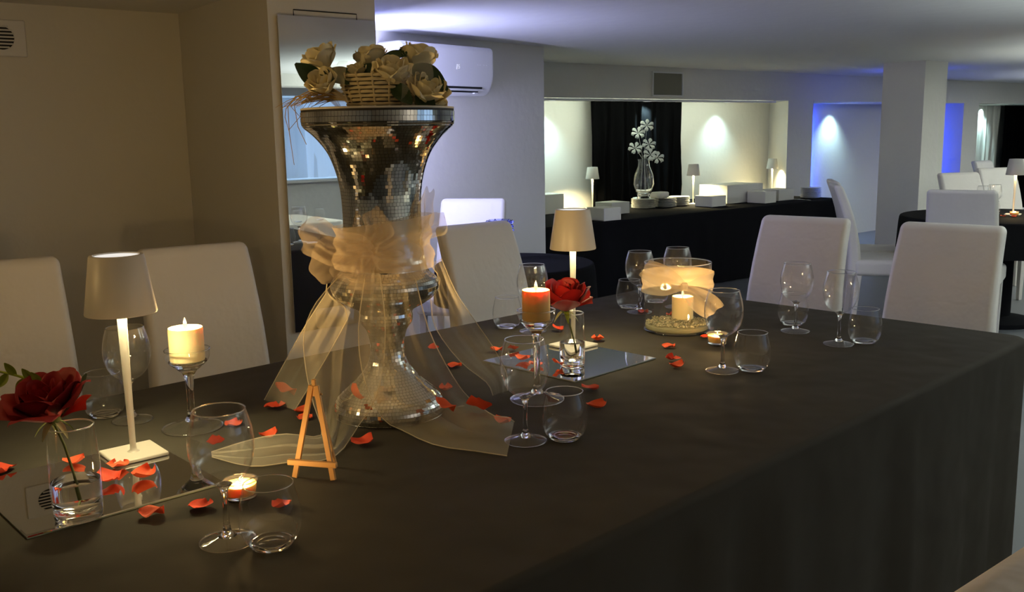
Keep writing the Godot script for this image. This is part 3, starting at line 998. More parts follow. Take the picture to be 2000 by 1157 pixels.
func table_mirror(c: Vector2, size: float, turn: float, label: String) -> void:
	var t := thing("table_mirror", label, "mirror", Vector3(c.x, TABLE_H + 0.0005, c.y), turn)
	var b := MB.new()
	b.box(Vector3(0, 0.0012, 0), Vector3(size, 0.0022, size))
	obj("backing", b, M.mirror_edge, t)
	var m := MB.new()
	var h := size / 2 - 0.002
	m.flat_quad(Vector3(-h, 0.0036, -h), Vector3(h, 0.0036, -h), Vector3(h, 0.0036, h), Vector3(-h, 0.0036, h), Vector3.UP)
	for s in [[1, 0], [-1, 0], [0, 1], [0, -1]]:
		var o := Vector3(s[0], 0, s[1])
		var e := Vector3(s[1], 0, s[0])
		m.flat_quad(o * h + e * h + Vector3(0, 0.0036, 0), o * h - e * h + Vector3(0, 0.0036, 0), o * (h + 0.002) - e * (h + 0.002) + Vector3(0, 0.0023, 0), o * (h + 0.002) + e * (h + 0.002) + Vector3(0, 0.0023, 0), o + Vector3.UP)
	obj("mirror_glass", m, M.mirror, t)

func petal_mesh(r0: float, h: float, w: float, curl: float, drop: float, wave := 0.03, sd := 0.0) -> ArrayMesh:
	var g := []
	for i in 11:
		var u := -1.0 + 2.0 * i / 10.0
		var row := []
		for j in 10:
			var vv := j / 9.0
			var rho := r0 * (0.30 + 0.70 * sin(minf(1.0, vv * 1.35) * PI / 2)) + curl * vv * vv * vv + wave * vv * sin(u * 5.0 + sd)
			var sh := pow(sin(PI * (0.10 + 0.74 * vv)), 0.65)
			var ph := u * w * sh
			var y := h * vv - drop * h * pow(vv, 4) - h * 0.20 * vv * u * u * u * u + h * 0.06 * vv * (1.0 - absf(u))
			row.append(Vector3(rho * sin(ph), y, rho * cos(ph)))
		g.append(row)
	var b := MB.new()
	b.sheet(g)
	return b.mesh()

func leaf_mesh(l: float, w: float, bend: float) -> MB:
	var g := []
	for i in 12:
		var s := i / 11.0
		var row := []
		for j in 7:
			var u := -1.0 + j / 3.0
			var ww := w * pow(sin(PI * (0.03 + 0.94 * s)), 0.8) * (1.0 - 0.3 * s)
			row.append(Vector3(u * ww, bend * s * s * l + absf(u) * ww * 0.35, l * s))
		g.append(row)
	var b := MB.new()
	b.sheet(g)
	return b

# layers: [count, r0, h, half angle, curl, drop, material]
func bloom(t: Node3D, at: Transform3D, layers: Array, sd: float) -> void:
	var k := 0
	for L in layers:
		var pm := petal_mesh(L[1], L[2], L[3], L[4], L[5], L[1] * 0.06, sd + k)
		for c in int(L[0]):
			var o := obj("petal", pm, L[6], t)
			o.transform = at * Transform3D(Basis(Vector3.UP, TAU * c / L[0] + k * 0.9 + sd) * Basis(Vector3.RIGHT, 0.05 * sin(c * 2.1 + sd)), Vector3(0, 0.0006 * c, 0))
		k += 1

func red_rose(at: Vector3, tilt: Basis, s: float, label: String, open: float, stem_to: Vector3, sd: float, side_leaf: bool) -> void:
	var t := thing("red_rose", label, "rose", at)
	var b := Transform3D(tilt, Vector3.ZERO)
	bloom(t, b, [
		[2, 0.008 * s, 0.050 * s, 2.0, 0.001 * s, 0.0, M.rose],
		[3, 0.015 * s, 0.054 * s, 1.5, 0.004 * s, 0.02, M.rose],
		[4, 0.024 * s, 0.056 * s, 1.15, 0.009 * s * open, 0.06, M.rose],
		[5, 0.034 * s, 0.055 * s, 0.95, 0.017 * s * open, 0.12 * open, M.rose],
		[4, 0.041 * s, 0.048 * s, 0.80, 0.026 * s * open, 0.28 * open, M.rose],
	], sd)
	var om := petal_mesh(0.036 * s, 0.032 * s, 0.5, 0.022 * s, 0.35, 0.002, sd)
	var oo := obj("petal", om, M.rose_orange, t)
	oo.set_meta("label", "orange-red outer petal")
	oo.transform = b * Transform3D(Basis(Vector3.UP, 0.9 + sd * 0.1), Vector3(0, -0.002, 0))
	obj("calyx", lath([Vector2(0, -0.012 * s), Vector2(0.007 * s, -0.009 * s), Vector2(0.011 * s, 0.0), Vector2(0.014 * s, 0.006 * s)], 16), M.stem, t)
	var rel := stem_to - at
	var st := MB.new()
	st.tube([Vector3(0, -0.008, 0), rel * 0.35 + Vector3(0.003, 0, 0), rel * 0.7 + Vector3(0.003, 0, 0.002), rel], [0.0021], 8)
	obj("stem", st, M.stem, t)
	for k in 5:
		var lf := leaf_mesh(0.032 * s, 0.006 * s, -0.5)
		var o := obj("sepal", lf, M.leaf_pale if k % 2 == 0 else M.leaf_lime, t)
		o.transform = Transform3D(Basis(Vector3.UP, TAU * k / 5.0 + sd) * Basis(Vector3.RIGHT, 0.25), Vector3(0, -0.004, 0))
	if side_leaf:
		# lime sprig reaching out to the left of the photo
		var stalk := []
		for i in 9:
			var f := i / 8.0
			stalk.append(RT * (-0.008 - 0.115 * f) + FW * (-0.02 - 0.02 * f) + Vector3(0, 0.040 + 0.050 * f - 0.022 * f * f, 0))
		var sb := MB.new()
		sb.tube(stalk, [0.0024, 0.0024, 0.0022, 0.0022, 0.002, 0.002, 0.0018, 0.0015, 0.001], 6)
		var sp := obj("sprig", sb, M.leaf_lime, t)
		var lm := leaf_mesh(0.026, 0.008, 0.15).mesh()
		for i in 8:
			var o := obj("leaflet", lm, M.leaf_lime, sp)
			var p: Vector3 = stalk[1 + i * 7 / 8]
			var sg := 1.0 if i % 2 == 0 else -1.0
			var dl := (-RT * 0.55 + Vector3(0, 0.8 * sg, 0) + FW * 0.15).normalized()
			o.transform = Transform3D(Basis(FW.cross(dl), FW, dl).orthonormalized(), p)
	var lg := leaf_mesh(0.085 * s, 0.013 * s, 0.12)
	var lo := obj("leaf", lg, M.leaf, t)
	lo.transform = Transform3D(Basis(Vector3.UP, 2.25) * Basis(Vector3.RIGHT, -0.5), Vector3(0.006, -0.006, 0))

func bud_vase(at: Vector3, r: float, h: float, label: String) -> void:
	var t := thing("bud_vase", label, "vase", at)
	obj("wall", lath(smooth([Vector2(r * 1.0, 0.022), Vector2(r * 1.02, 0.03), Vector2(r * 1.04, h * 0.45), Vector2(r * 1.0, h * 0.75), Vector2(r * 0.93, h)], 4), 56, 0.2), M.pane, t)
	obj("rim", ring(r * 0.93 - 0.0008, h, 0.0013), M.glass, t)
	var pf := [Vector2(0, 0.0015), Vector2(r * 0.8, 0.0)]
	pf.append_array(smooth([Vector2(r * 0.92, 0.001), Vector2(r * 0.98, 0.006), Vector2(r * 1.0, 0.022)], 3))
	pf.append_array([Vector2(r * 0.94, 0.0215), Vector2(r * 0.6, 0.0165), Vector2(0, 0.015)])
	obj("thick_base", lath(pf, 48, 0.3), M.glass, t)
	var ri := r * 1.02 - 0.0012
	obj("water", lath([Vector2(0, 0.0158), Vector2(r * 0.6, 0.0173), Vector2(r * 0.95, 0.0225), Vector2(ri, 0.031), Vector2(ri, 0.062), Vector2(0, 0.062)], 40, 0.7), M.water, t)

func table_setting() -> void:
	table_mirror(Vector2(0.4145, -1.67), 0.319, deg_to_rad(4.1), "square mirror plate under the nearer lamp and red rose at the left")
	table_mirror(Vector2(1.6245, -1.78), 0.322, deg_to_rad(6.0), "square mirror plate under the farther lamp and rose, right of the vase")
	var y := TABLE_H + 0.0006
	var ym := TABLE_H + 0.0044
	table_lamp(Vector3(0.5095, ym, -1.774), 0.03, "white table lamp at the left, the nearer lamp on the banquet table")
	table_lamp(Vector3(1.733, ym, -1.882), 0.08, "white table lamp behind the red rose in the middle of the banquet table")
	table_lamp(Vector3(-0.72, y, -1.70), 0.08, "unseen white table lamp beyond the left edge, placed to light the left wall")  # this lamp and the candle below stand out of view, warming the left wall
	candle_holder(Vector3(-0.42, y, -1.95), 0.42, 0.045, "unseen tall glass candle stand out of view beyond the left edge")
	candle("pillar_candle", Vector3(-0.42, y + 0.3982, -1.95), 0.0345, 0.068, M.wax, "unseen lit pillar candle beyond the left edge, placed to warm the left wall", 0.27)
	# glasses: x, z, label
	var wl := [
		[0.494, -1.293, "wine glass at the very front left, standing before a tealight"],
		[1.119, -1.353, "wine glass in front of the farther mirror plate and candle stand"],
		[1.828, -1.442, "wine glass just right of the tulle-tied glass cylinder"],
		[2.294, -1.413, "wine glass before the gap between two chairs at the table's right end"],
		[2.352, -1.592, "wine glass standing in front of its tumbler before the left end chair"],
		[2.243, -2.114, "wine glass left behind the tulle bow of the glass cylinder"],
		[2.40, -2.09, "wine glass straight behind the glass cylinder, its rim above it"],
		[0.583, -2.017, "wine glass behind the pole of the nearer lamp"],
		[1.793, -2.126, "wine glass behind the taller candle near the round table"],
	]
	var tl := [
		[0.537, -1.235, "tumbler at the very front left beside the wine glass foot"],
		[1.185, -1.313, "tumbler in front of the round glass foot of the taller candle stand"],
		[1.885, -1.396, "tumbler right of the wine glass beside the glass cylinder"],
		[2.361, -1.376, "tumbler farthest right, before the right end chair"],
		[2.428, -1.653, "tumbler seen through the stem of the wine glass before the left end chair"],
		[2.275, -2.191, "tumbler left of the glass cylinder, at the far table edge"],
		[2.417, -2.20, "tumbler seen through the glass cylinder behind it"],
		[0.549, -2.09, "tumbler behind the red rose at the far left"],
		[1.768, -2.218, "tumbler left of the taller candle, before the white chair"],
	]
	for k in wl.size():
		var a: Array = wl[k]
		if k == 0: place(wine0, Vector3(a[0], y, a[1]), a[2], "wine glasses on the banquet table")
		else: dup(wine0, Vector3(a[0], y, a[1]), k * 0.7, a[2], "wine glasses on the banquet table")
	for k in tl.size():
		var a: Array = tl[k]
		if k == 0: place(tumb0, Vector3(a[0], y, a[1]), a[2], "tumblers on the banquet table")
		else: dup(tumb0, Vector3(a[0], y, a[1]), k * 0.9, a[2], "tumblers on the banquet table")
	# candles on stands
	candle_holder(Vector3(0.661, y, -1.878), 0.165, 0.045, "shorter footed glass candle stand left of the silver vase")
	candle("pillar_candle", Vector3(0.661, y + 0.1432, -1.878), 0.0345, 0.068, M.wax, "lit ivory pillar candle on the stand left of the silver vase", 0.18)
	candle_holder(Vector3(1.323, y, -1.557), 0.204, 0.0425, "taller footed glass candle stand right of the silver vase")
	candle("pillar_candle", Vector3(1.323, y + 0.1822, -1.557), 0.031, 0.067, M.wax_orange, "lit amber pillar candle on the stand right of the silver vase", 0.10)
	# tealights
	tealight(Vector3(0.577, y, -1.439), "lit tealight in a clear cup behind the front left glasses", 0.035)
	tealight(Vector3(2.048, y, -1.635), "lit tealight in a clear cup at the foot of the glass cylinder", 0.03)
	hurricane()
	# bud vases with red roses
	bud_vase(Vector3(0.348, ym, -1.527), 0.0365, 0.150, "clear bud vase half filled with water at the left on the mirror plate")
	red_rose(Vector3(0.326, ym + 0.167, -1.530), Basis(FW, 0.15) * Basis(RT, 0.3), 1.1, "large open red rose in the bud vase at the left edge", 0.85, Vector3(0.352, ym + 0.03, -1.535), 0.4, true)
	bud_vase(Vector3(1.58, ym, -1.72), 0.0315, 0.137, "clear bud vase with a single rose in front of the farther lamp")
	red_rose(Vector3(1.566, ym + 0.148, -1.730), Basis(RT, 0.2), 1.2, "upright red rose in the bud vase before the farther lamp", 0.5, Vector3(1.588, ym + 0.035, -1.718), 2.0, false)
	easel()

func hurricane() -> void:
	var at := Vector3(2.118, TABLE_H + 0.0006, -1.843)
	var t := thing("glass_cylinder", "wide clear glass cylinder holding gravel and a candle, tied with tulle", "glass cylinder", at)
	var r := 0.0985
	obj("wall", lath([Vector2(r, 0.006), Vector2(r, 0.205)], 72), M.pane, t)
	obj("rim", ring(r - 0.0012, 0.205, 0.0018, 72), M.glass, t)
	obj("base", lath([Vector2(0, 0.001), Vector2(r - 0.004, 0.0), Vector2(r, 0.004), Vector2(r - 0.001, 0.006), Vector2(0, 0.006)], 64, 0.4), M.glass, t)
	# gravel bed: a lumpy heap of small stones, uncountable
	var rng := RandomNumberGenerator.new()
	rng.seed = 5
	var bed := lath([Vector2(0, 0.0065), Vector2(r - 0.008, 0.0068), Vector2(r - 0.0045, 0.010), Vector2(r - 0.0045, 0.020), Vector2(r - 0.02, 0.024), Vector2(0, 0.027)], 40)
	var g := obj("gravel", bed, M.gravel2, t)
	g.set_meta("kind", "stuff")
	for part in 2:
		var gb := MB.new()
		for k in 480:
			var a := rng.randf() * TAU
			var q := sqrt(rng.randf()) * (r - 0.008)
			var s := rng.randf_range(0.0016, 0.0036)
			var bs := Basis.from_euler(Vector3(rng.randf() * 6, rng.randf() * 6, rng.randf() * 6)).scaled(Vector3(s, s * 0.7, s * 1.2))
			gb.lathe([Vector2(0, -1), Vector2(0.8, -0.5), Vector2(1, 0.2), Vector2(0.6, 0.8), Vector2(0, 1)], 5, Vector3(cos(a) * q, 0.0255 + 0.002 * (1.0 - q / r) + rng.randf_range(-0.001, 0.003), sin(a) * q), 0.99, bs)
		for i in gb.n.size(): gb.n[i] = gb.n[i].normalized()
		obj("gravel", gb, M.gravel if part == 0 else M.gravel2, t).set_meta("kind", "stuff")
	candle("pillar_candle", at + Vector3(0.038, 0.0285, -0.012), 0.032, 0.068, M.wax, "lit ivory pillar candle standing on gravel inside the glass cylinder", 0.03)
	# tulle band with a knotted bow
	var bw := thing("tulle_bow", "ivory tulle ribbon knotted round the glass cylinder with two short tails", "ribbon", at)
	var g2 := []
	var rt := Vector3(0.778, 0, 0.628)
	var fw := Vector3(-0.628, 0, 0.778)
	for i in 73:
		var a := TAU * i / 72.0
		var dv := fw * cos(a) + rt * sin(a)
		var front := exp(-pow(wrapf(a, -PI, PI) / 0.35, 2))
		var row := []
		for j in 9:
			var v := j / 8.0
			var hh := lerpf(0.118, 0.178, v)
			hh = lerpf(hh, 0.148 + (v - 0.5) * 0.022, front)
			row.append(dv * (r + 0.006 + 0.004 * front + 0.0022 * sin(v * 11.0 + a * 3.0)) + Vector3(0, hh, 0))
		g2.append(row)
	var b := MB.new()
	b.sheet(g2)
	obj("band", b, M.tulle_thick, bw)
	# tails: left up, right down
	for sg in 2:
		var pts := []
		var gg := []
		for i in 15:
			var s := i / 14.0
			var c: Vector3
			var ax: Vector3
			var w: float
			if sg == 0:
				c = fw * (r + 0.008 + 0.02 * s) + rt * (-0.118 * s) + Vector3(0, 0.150 + 0.058 * s, 0)
				ax = (Vector3(0, 0.85, 0) + rt * 0.5 + fw * 0.15)
				w = 0.011 + 0.022 * sin(s * PI * 0.75)
			else:
				c = fw * (r + 0.008 + 0.012 * s) + rt * (0.088 * s) + Vector3(0, 0.148 - 0.072 * s, 0)
				ax = (Vector3(0, 0.55, 0) + rt * 0.83 - fw * 0.35 * s)
				w = 0.011 + 0.027 * sin(s * PI * 0.72)
			var row := []
			for j in 9:
				var u := -1.0 + j / 4.0
				row.append(c + ax * u * w + fw * 0.006 * sin(u * 6.0 + s * 3.0) * (0.4 + s))
			gg.append(row)
		var tb := MB.new()
		tb.sheet(gg)
		obj("tail", tb, M.tulle_thick, bw)
	var kn := MB.new()
	kn.rbox(fw * (r + 0.009) + Vector3(0, 0.149, 0), Vector3(0.022, 0.024, 0.014), 0.0068, 4, Basis(rt, Vector3.UP, fw))
	obj("knot", kn, M.tulle_hem, bw)

func easel() -> void:
	var y := TABLE_H + 0.0006
	var t := thing("easel", "tiny wooden easel standing empty in front of the silver vase", "easel", Vector3(0.712, y, -1.442))
	var rt := Vector3(0.606, 0, 0.795).normalized()  # along the crossbar
	var fw := Vector3(-rt.z, 0, rt.x)
	var top := Vector3(0, 0.163, 0) - fw * 0.018
	for sg: float in [-1.0, 1.0]:
		var foot := rt * 0.0365 * sg
		var dv: Vector3 = (top + rt * 0.0045 * sg) - foot
		var b := MB.new()
		var up := dv.normalized()
		var sd := (rt - up * rt.dot(up)).normalized()
		b.rbox(foot + dv * 0.5, Vector3(0.0095, dv.length(), 0.006), 0.0008, 1, Basis(sd, up, sd.cross(up)))
		obj("leg", b, M.wood, t)
	var rf := -fw * 0.062 + rt * 0.012
	var dr := top - Vector3(0, 0.006, 0) - fw * 0.006 - rf
	var ur := dr.normalized()
	var sr := (rt - ur * rt.dot(ur)).normalized()
	var br := MB.new()
	br.rbox(rf + dr * 0.5, Vector3(0.0085, dr.length(), 0.006), 0.0008, 1, Basis(sr, ur, sr.cross(ur)))
	obj("leg", br, M.wood, t)
	var cb := MB.new()
	cb.rbox(fw * 0.004 + Vector3(0, 0.029, 0), Vector3(0.092, 0.0095, 0.0075), 0.0012, 2, Basis(rt, Vector3.UP, fw))
	obj("crossbar", cb, M.wood, t)
	var pg := MB.new()
	pg.tube([top + Vector3(0, -0.015, 0) - rt * 0.013, top + Vector3(0, -0.015, 0) + rt * 0.015], [0.0018], 8)
	obj("pin", pg, M.wood, t)
	var sp := MB.new()
	sp.rbox(top + Vector3(0, -0.004, 0) - fw * 0.001, Vector3(0.007, 0.03, 0.006), 0.0008, 1, Basis(rt, Vector3.UP, fw))
	obj("spacer", sp, M.wood, t)

# ------------------------------------------------------------------ the silver vase, its tulle and its basket of roses
const VASE := Vector3(1.024, 0.7606, -1.696)
const RT := Vector3(0.778473152, 0, 0.627677904)
const FW := Vector3(-0.627677904, 0, 0.778473152)

var vase_key := []

func centrepiece() -> void:
	mosaic_vase()
	tulle()
	basket()

func mosaic_vase() -> void:
	var t := thing("mosaic_vase", "tall flared silver vase covered in small mirror tiles, wrapped in tulle", "vase", VASE)
	vase_key = [Vector2(0.112, 0.0), Vector2(0.118, 0.004), Vector2(0.119, 0.016), Vector2(0.115, 0.028), Vector2(0.104, 0.043), Vector2(0.068, 0.075), Vector2(0.046, 0.103), Vector2(0.036, 0.131), Vector2(0.036, 0.160), Vector2(0.042, 0.184), Vector2(0.053, 0.199), Vector2(0.0555, 0.212), Vector2(0.056, 0.226), Vector2(0.082, 0.241), Vector2(0.104, 0.257), Vector2(0.1125, 0.275), Vector2(0.109, 0.290), Vector2(0.097, 0.302), Vector2(0.089, 0.312), Vector2(0.087, 0.325), Vector2(0.0825, 0.345), Vector2(0.080, 0.40), Vector2(0.0807, 0.456), Vector2(0.0847, 0.493), Vector2(0.0929, 0.526), Vector2(0.1063, 0.558), Vector2(0.1285, 0.587), Vector2(0.1500, 0.606), Vector2(0.1540, 0.6105), Vector2(0.1545, 0.6115), Vector2(0.1545, 0.6425)]
	var pf := smooth(vase_key.slice(0, 29), 4)
	pf.append_array([Vector2(0.1545, 0.6115), Vector2(0.1545, 0.6425), Vector2(0.150, 0.6432), Vector2(0.0, 0.6432)])
	var full := [Vector2(0, 0.0)]
	full.append_array(pf)
	obj("core", lath(full, 96, 0.3), M.grout_dark, t)
	# tiles: rows of flat mirror chips, each a little out of true; too many and small to be parts
	var rng := RandomNumberGenerator.new()
	rng.seed = 11
	var b := MB.new()
	var rows := []   # [r0,y0,r1,y1]
	var acc := 0.0
	var step := 0.0072
	var line := pf.slice(0, pf.size() - 2)
	var last: Vector2 = line[0]
	for i in line.size() - 1:
		var p: Vector2 = line[i]
		var q: Vector2 = line[i + 1]
		var L := p.distance_to(q)
		var pos := 0.0
		var st := 0.0103 if i >= line.size() - 2 else step
		while pos + (st - acc) <= L + 1e-6:
			pos += st - acc
			acc = 0.0
			var m := p.lerp(q, pos / L)
			rows.append([last, m])
			last = m
		acc += L - pos
		if acc < 0.0: acc = 0.0
	for rw in rows:
		var a: Vector2 = rw[0]
		var c: Vector2 = rw[1]
		var rm := (a.x + c.x) / 2
		var cnt := int(TAU * rm / 0.0074)
		var off := rng.randf()
		var nd := Vector2((c - a).y, -(c - a).x).normalized()
		for k in cnt:
			var g := 0.035
			var th0 := TAU * (k + off + g) / cnt
			var th1 := TAU * (k + off + 1.0 - g) / cnt
			var lo := a.lerp(c, 0.035)
			var hi := a.lerp(c, 0.965)
			var w := 0.0
			var tl := rng.randf_range(-0.00003, 0.00003)
			var tm := rng.randf_range(-0.00003, 0.00003)
			var q4 := []
			for s in [[lo, th0, tl + tm], [lo, th1, tl - tm], [hi, th1, -tl - tm], [hi, th0, -tl + tm]]:
				var pp: Vector2 = s[0] + nd * (0.0013 + s[2])
				q4.append(Vector3(pp.x * cos(s[1]), pp.y, pp.x * sin(s[1])))
			var thm := (th0 + th1) / 2
			var o := Vector3(nd.x * cos(thm), nd.y, nd.x * sin(thm))
			b.flat_quad(q4[0], q4[1], q4[2], q4[3], o)
			for e in 4:
				var u: Vector3 = q4[e]
				var v2: Vector3 = q4[(e + 1) % 4]
				var mid: Vector3 = (q4[0] + q4[2]) / 2
				b.flat_quad(u, v2, v2 - o * 0.0012, u - o * 0.0012, (u + v2) / 2 - mid)
	obj("mirror_tiles", b, M.tile, t).set_meta("kind", "stuff")
	obj("top_plate", lath([Vector2(0.1552, 0.6405), Vector2(0.1552, 0.6440), Vector2(0.150, 0.6448), Vector2(0, 0.6448)], 64), M.white_metal, t)

func ribbon(l: Array, r: Array, amp: float, folds: float, sd: float, per := 6, across := 22) -> Array:
	var g := []
	var m := l.size()
	for i in (m - 1) * per + 1:
		var k := mini(i / per, m - 2)
		var f := float(i - k * per) / per
		var a: Vector3 = l[k].cubic_interpolate(l[k + 1], l[maxi(k - 1, 0)], l[mini(k + 2, m - 1)], f)
		var b: Vector3 = r[k].cubic_interpolate(r[k + 1], r[maxi(k - 1, 0)], r[mini(k + 2, m - 1)], f)
		var s := float(i) / ((m - 1) * per)
		var dirv := (b - a)
		var tan: Vector3 = (l[k + 1] + r[k + 1] - l[k] - r[k]).normalized()
		var nn := dirv.cross(tan).normalized()
		var row := []
		for j in across + 1:
			var u := float(j) / across
			var w := amp * sin(PI * u) * (sin(u * folds * TAU + sd + s * 2.0) + 0.5 * sin(u * folds * 2.3 * TAU + sd * 2.0 - s * 3.0)) * (0.35 + 0.65 * sin(PI * minf(1.0, s + 0.15)))
			var p := a + dirv * u + nn * w
			p = clear_of_vase(p)
			p.y = maxf(p.y, TABLE_H + 0.0025 + 0.0006 * sin(u * 30.0))
			row.append(p)
		g.append(row)
	return g

func clear_of_vase(p: Vector3) -> Vector3:
	var y := p.y - VASE.y
	if y < 0.0 or y > 0.64: return p
	var r := 0.0
	for i in vase_key.size() - 1:
		if y >= vase_key[i].y and y <= vase_key[i + 1].y:
			r = lerpf(vase_key[i].x, vase_key[i + 1].x, (y - vase_key[i].y) / maxf(1e-5, vase_key[i + 1].y - vase_key[i].y))
	r += 0.010
	var d := Vector2(p.x - VASE.x, p.z - VASE.z)
	if d.length() < r and d.length() > 1e-4:
		d = d.normalized() * r
		return Vector3(VASE.x + d.x, p.y, VASE.z + d.y)
	return p

func hem(g: Array, at: int, t: Node3D) -> void:
	var pts := []
	for i in range(0, g.size(), 2): pts.append(g[i][at])
	var b := MB.new()
	b.tube(pts, [0.0011], 5)
	obj("hem", b, M.tulle_hem, t)

# a loop of the bow: two bulging sheets that share an outline and run into the knot
func puff(t: Node3D, root: Vector3, tip: Vector3, width: float, bulge: float, sd: float, square := 0.6, m: Material = null) -> void:
	var ax := tip - root
	var side := ax.cross(FW).normalized()
	for sg: float in [1.0, -1.0]:
		var g := []
		for i in 22:
			var u := i / 21.0
			var hw := width * pow(sin(PI * clampf(0.04 + u * 0.94, 0, 1)), square) * (0.35 + 0.65 * u)
			var row := []
			for j in 19:
				var v := -1.0 + j / 9.0
				var crease := 0.20 * sin(v * 9.0 + sd + 2.0 * sin(u * 3.0 + sd)) + 0.16 * sin(v * 17.0 + sd * 3.0 + u * 5.0) + 0.10 * sin(v * 5.0 - u * 11.0 + sd)
				var bz := bulge * sg * sqrt(maxf(0.0, 1.0 - v * v)) * sin(PI * clampf(u * 0.93 + 0.07, 0, 1)) * (1.0 + crease)
				row.append(clear_of_vase(root + ax * (u + 0.05 * sin(v * 3.0 + sd) * u) + side * v * hw + FW * bz + side * 0.006 * sin(u * 9.0 + sd)))
			g.append(row)
		var b := MB.new()
		b.sheet(g)
		obj("loop", b, m if m else M.tulle_bow, t)

func at_vase(dx: float, y: float, fwd: float) -> Vector3:
	return VASE + RT * dx + Vector3(0, y, 0) + FW * fwd

func tulle() -> void:
	var t := thing("tulle_bow", "wide ivory tulle bow tied round the silver vase with tails over the table", "ribbon", Vector3.ZERO)
	# band round the shaft
	var g := []
	for i in 73:
		var a := TAU * i / 72.0
		var dv := FW * cos(a) + RT * sin(a)
		var row := []
		for j in 11:
			var v := j / 10.0
			var rr := 0.100 + 0.008 * exp(-pow((v - 0.12) / 0.15, 2)) + 0.004 * sin(v * 17.0 + a * 2.0)
			row.append(VASE + dv * rr + Vector3(0, lerpf(0.318, 0.415 + 0.012 * sin(a), v), 0))
		g.append(row)
	var b := MB.new()
	b.sheet(g)
	obj("band", b, M.tulle_thick, t)
	var kn := at_vase(-0.005, 0.362, 0.115)
	puff(t, kn, at_vase(-0.152, 0.392, 0.09), 0.056, 0.040, 0.3, 0.28)
	puff(t, kn, at_vase(-0.132, 0.335, 0.10), 0.058, 0.034, 1.7, 0.28)
	puff(t, kn, at_vase(0.012, 0.440, 0.122), 0.040, 0.022, 2.9, 0.4)
	puff(t, kn, at_vase(-0.060, 0.300, 0.13), 0.060, 0.022, 5.1, 0.3)
	puff(t, kn, at_vase(0.088, 0.335, 0.115), 0.058, 0.022, 6.3, 0.3)
	puff(t, at_vase(0.072, 0.365, 0.05), at_vase(0.098, 0.478, 0.01), 0.032, 0.022, 4.1, 0.5, M.tulle)
	puff(t, at_vase(0.070, 0.365, 0.05), at_vase(0.126, 0.425, 0.0), 0.036, 0.022, 0.9, 0.5, M.tulle)
	# tails: outer edges measured on the table and in the air
	var al := [Vector3(0.915, 1.076, -1.679), Vector3(0.859, 1.024, -1.686), Vector3(0.828, 0.967, -1.685), Vector3(0.822, 0.896, -1.675), Vector3(0.821, 0.829, -1.647), Vector3(0.810, 0.780, -1.599), Vector3(0.749, 0.790, -1.622), Vector3(0.700, 0.780, -1.665), Vector3(0.625, 0.766, -1.687)]
	var ar := [Vector3(0.948, 1.082, -1.588), Vector3(0.943, 0.999, -1.567), Vector3(0.932, 0.920, -1.558), Vector3(0.911, 0.846, -1.558), Vector3(0.906, 0.772, -1.625), Vector3(0.788, 0.764, -1.511), Vector3(0.709, 0.764, -1.541), Vector3(0.650, 0.764, -1.568), Vector3(0.617, 0.764, -1.664)]
	var bl := [Vector3(0.935, 1.044, -1.759), Vector3(0.902, 0.957, -1.819), Vector3(0.876, 0.873, -1.873), Vector3(0.857, 0.764, -1.962)]
	var br := [Vector3(0.959, 1.021, -1.696), Vector3(0.936, 0.943, -1.736), Vector3(0.908, 0.854, -1.791), Vector3(0.870, 0.764, -1.837)]
	var cl := [Vector3(0.924, 1.073, -1.605), Vector3(0.903, 0.979, -1.601), Vector3(0.903, 0.897, -1.596), Vector3(0.917, 0.829, -1.583), Vector3(0.965, 0.772, -1.599), Vector3(0.965, 0.765, -1.447), Vector3(1.003, 0.765, -1.358), Vector3(1.030, 0.765, -1.300)]
	var cr := [Vector3(1.012, 1.068, -1.559), Vector3(1.031, 0.968, -1.548), Vector3(1.067, 0.885, -1.539), Vector3(1.116, 0.819, -1.551), Vector3(1.140, 0.790, -1.536), Vector3(1.107, 0.795, -1.436), Vector3(1.130, 0.790, -1.424), Vector3(1.157, 0.772, -1.435)]
	var dl := [Vector3(1.103, 1.075, -1.657), Vector3(1.124, 1.004, -1.676), Vector3(1.147, 0.930, -1.694), Vector3(1.200, 0.847, -1.677), Vector3(1.244, 0.798, -1.640), Vector3(1.262, 0.764, -1.640)]
	var dr := [Vector3(1.130, 1.090, -1.638), Vector3(1.191, 1.007, -1.675), Vector3(1.235, 0.940, -1.669), Vector3(1.278, 0.870, -1.655), Vector3(1.302, 0.810, -1.640), Vector3(1.312, 0.764, -1.650)]
	var sets := [[al, ar, 0.010, 3.0, 0.5], [bl, br, 0.006, 2.0, 2.0], [cl, cr, 0.010, 2.6, 3.3], [dl, dr, 0.006, 2.0, 1.0]]
	for s in sets:
		var gr := ribbon(s[0], s[1], s[2], s[3], s[4])
		var sb := MB.new()
		sb.sheet(gr)
		obj("tail", sb, M.tulle, t)
		hem(gr, 0, t)
		hem(gr, gr[0].size() - 1, t)

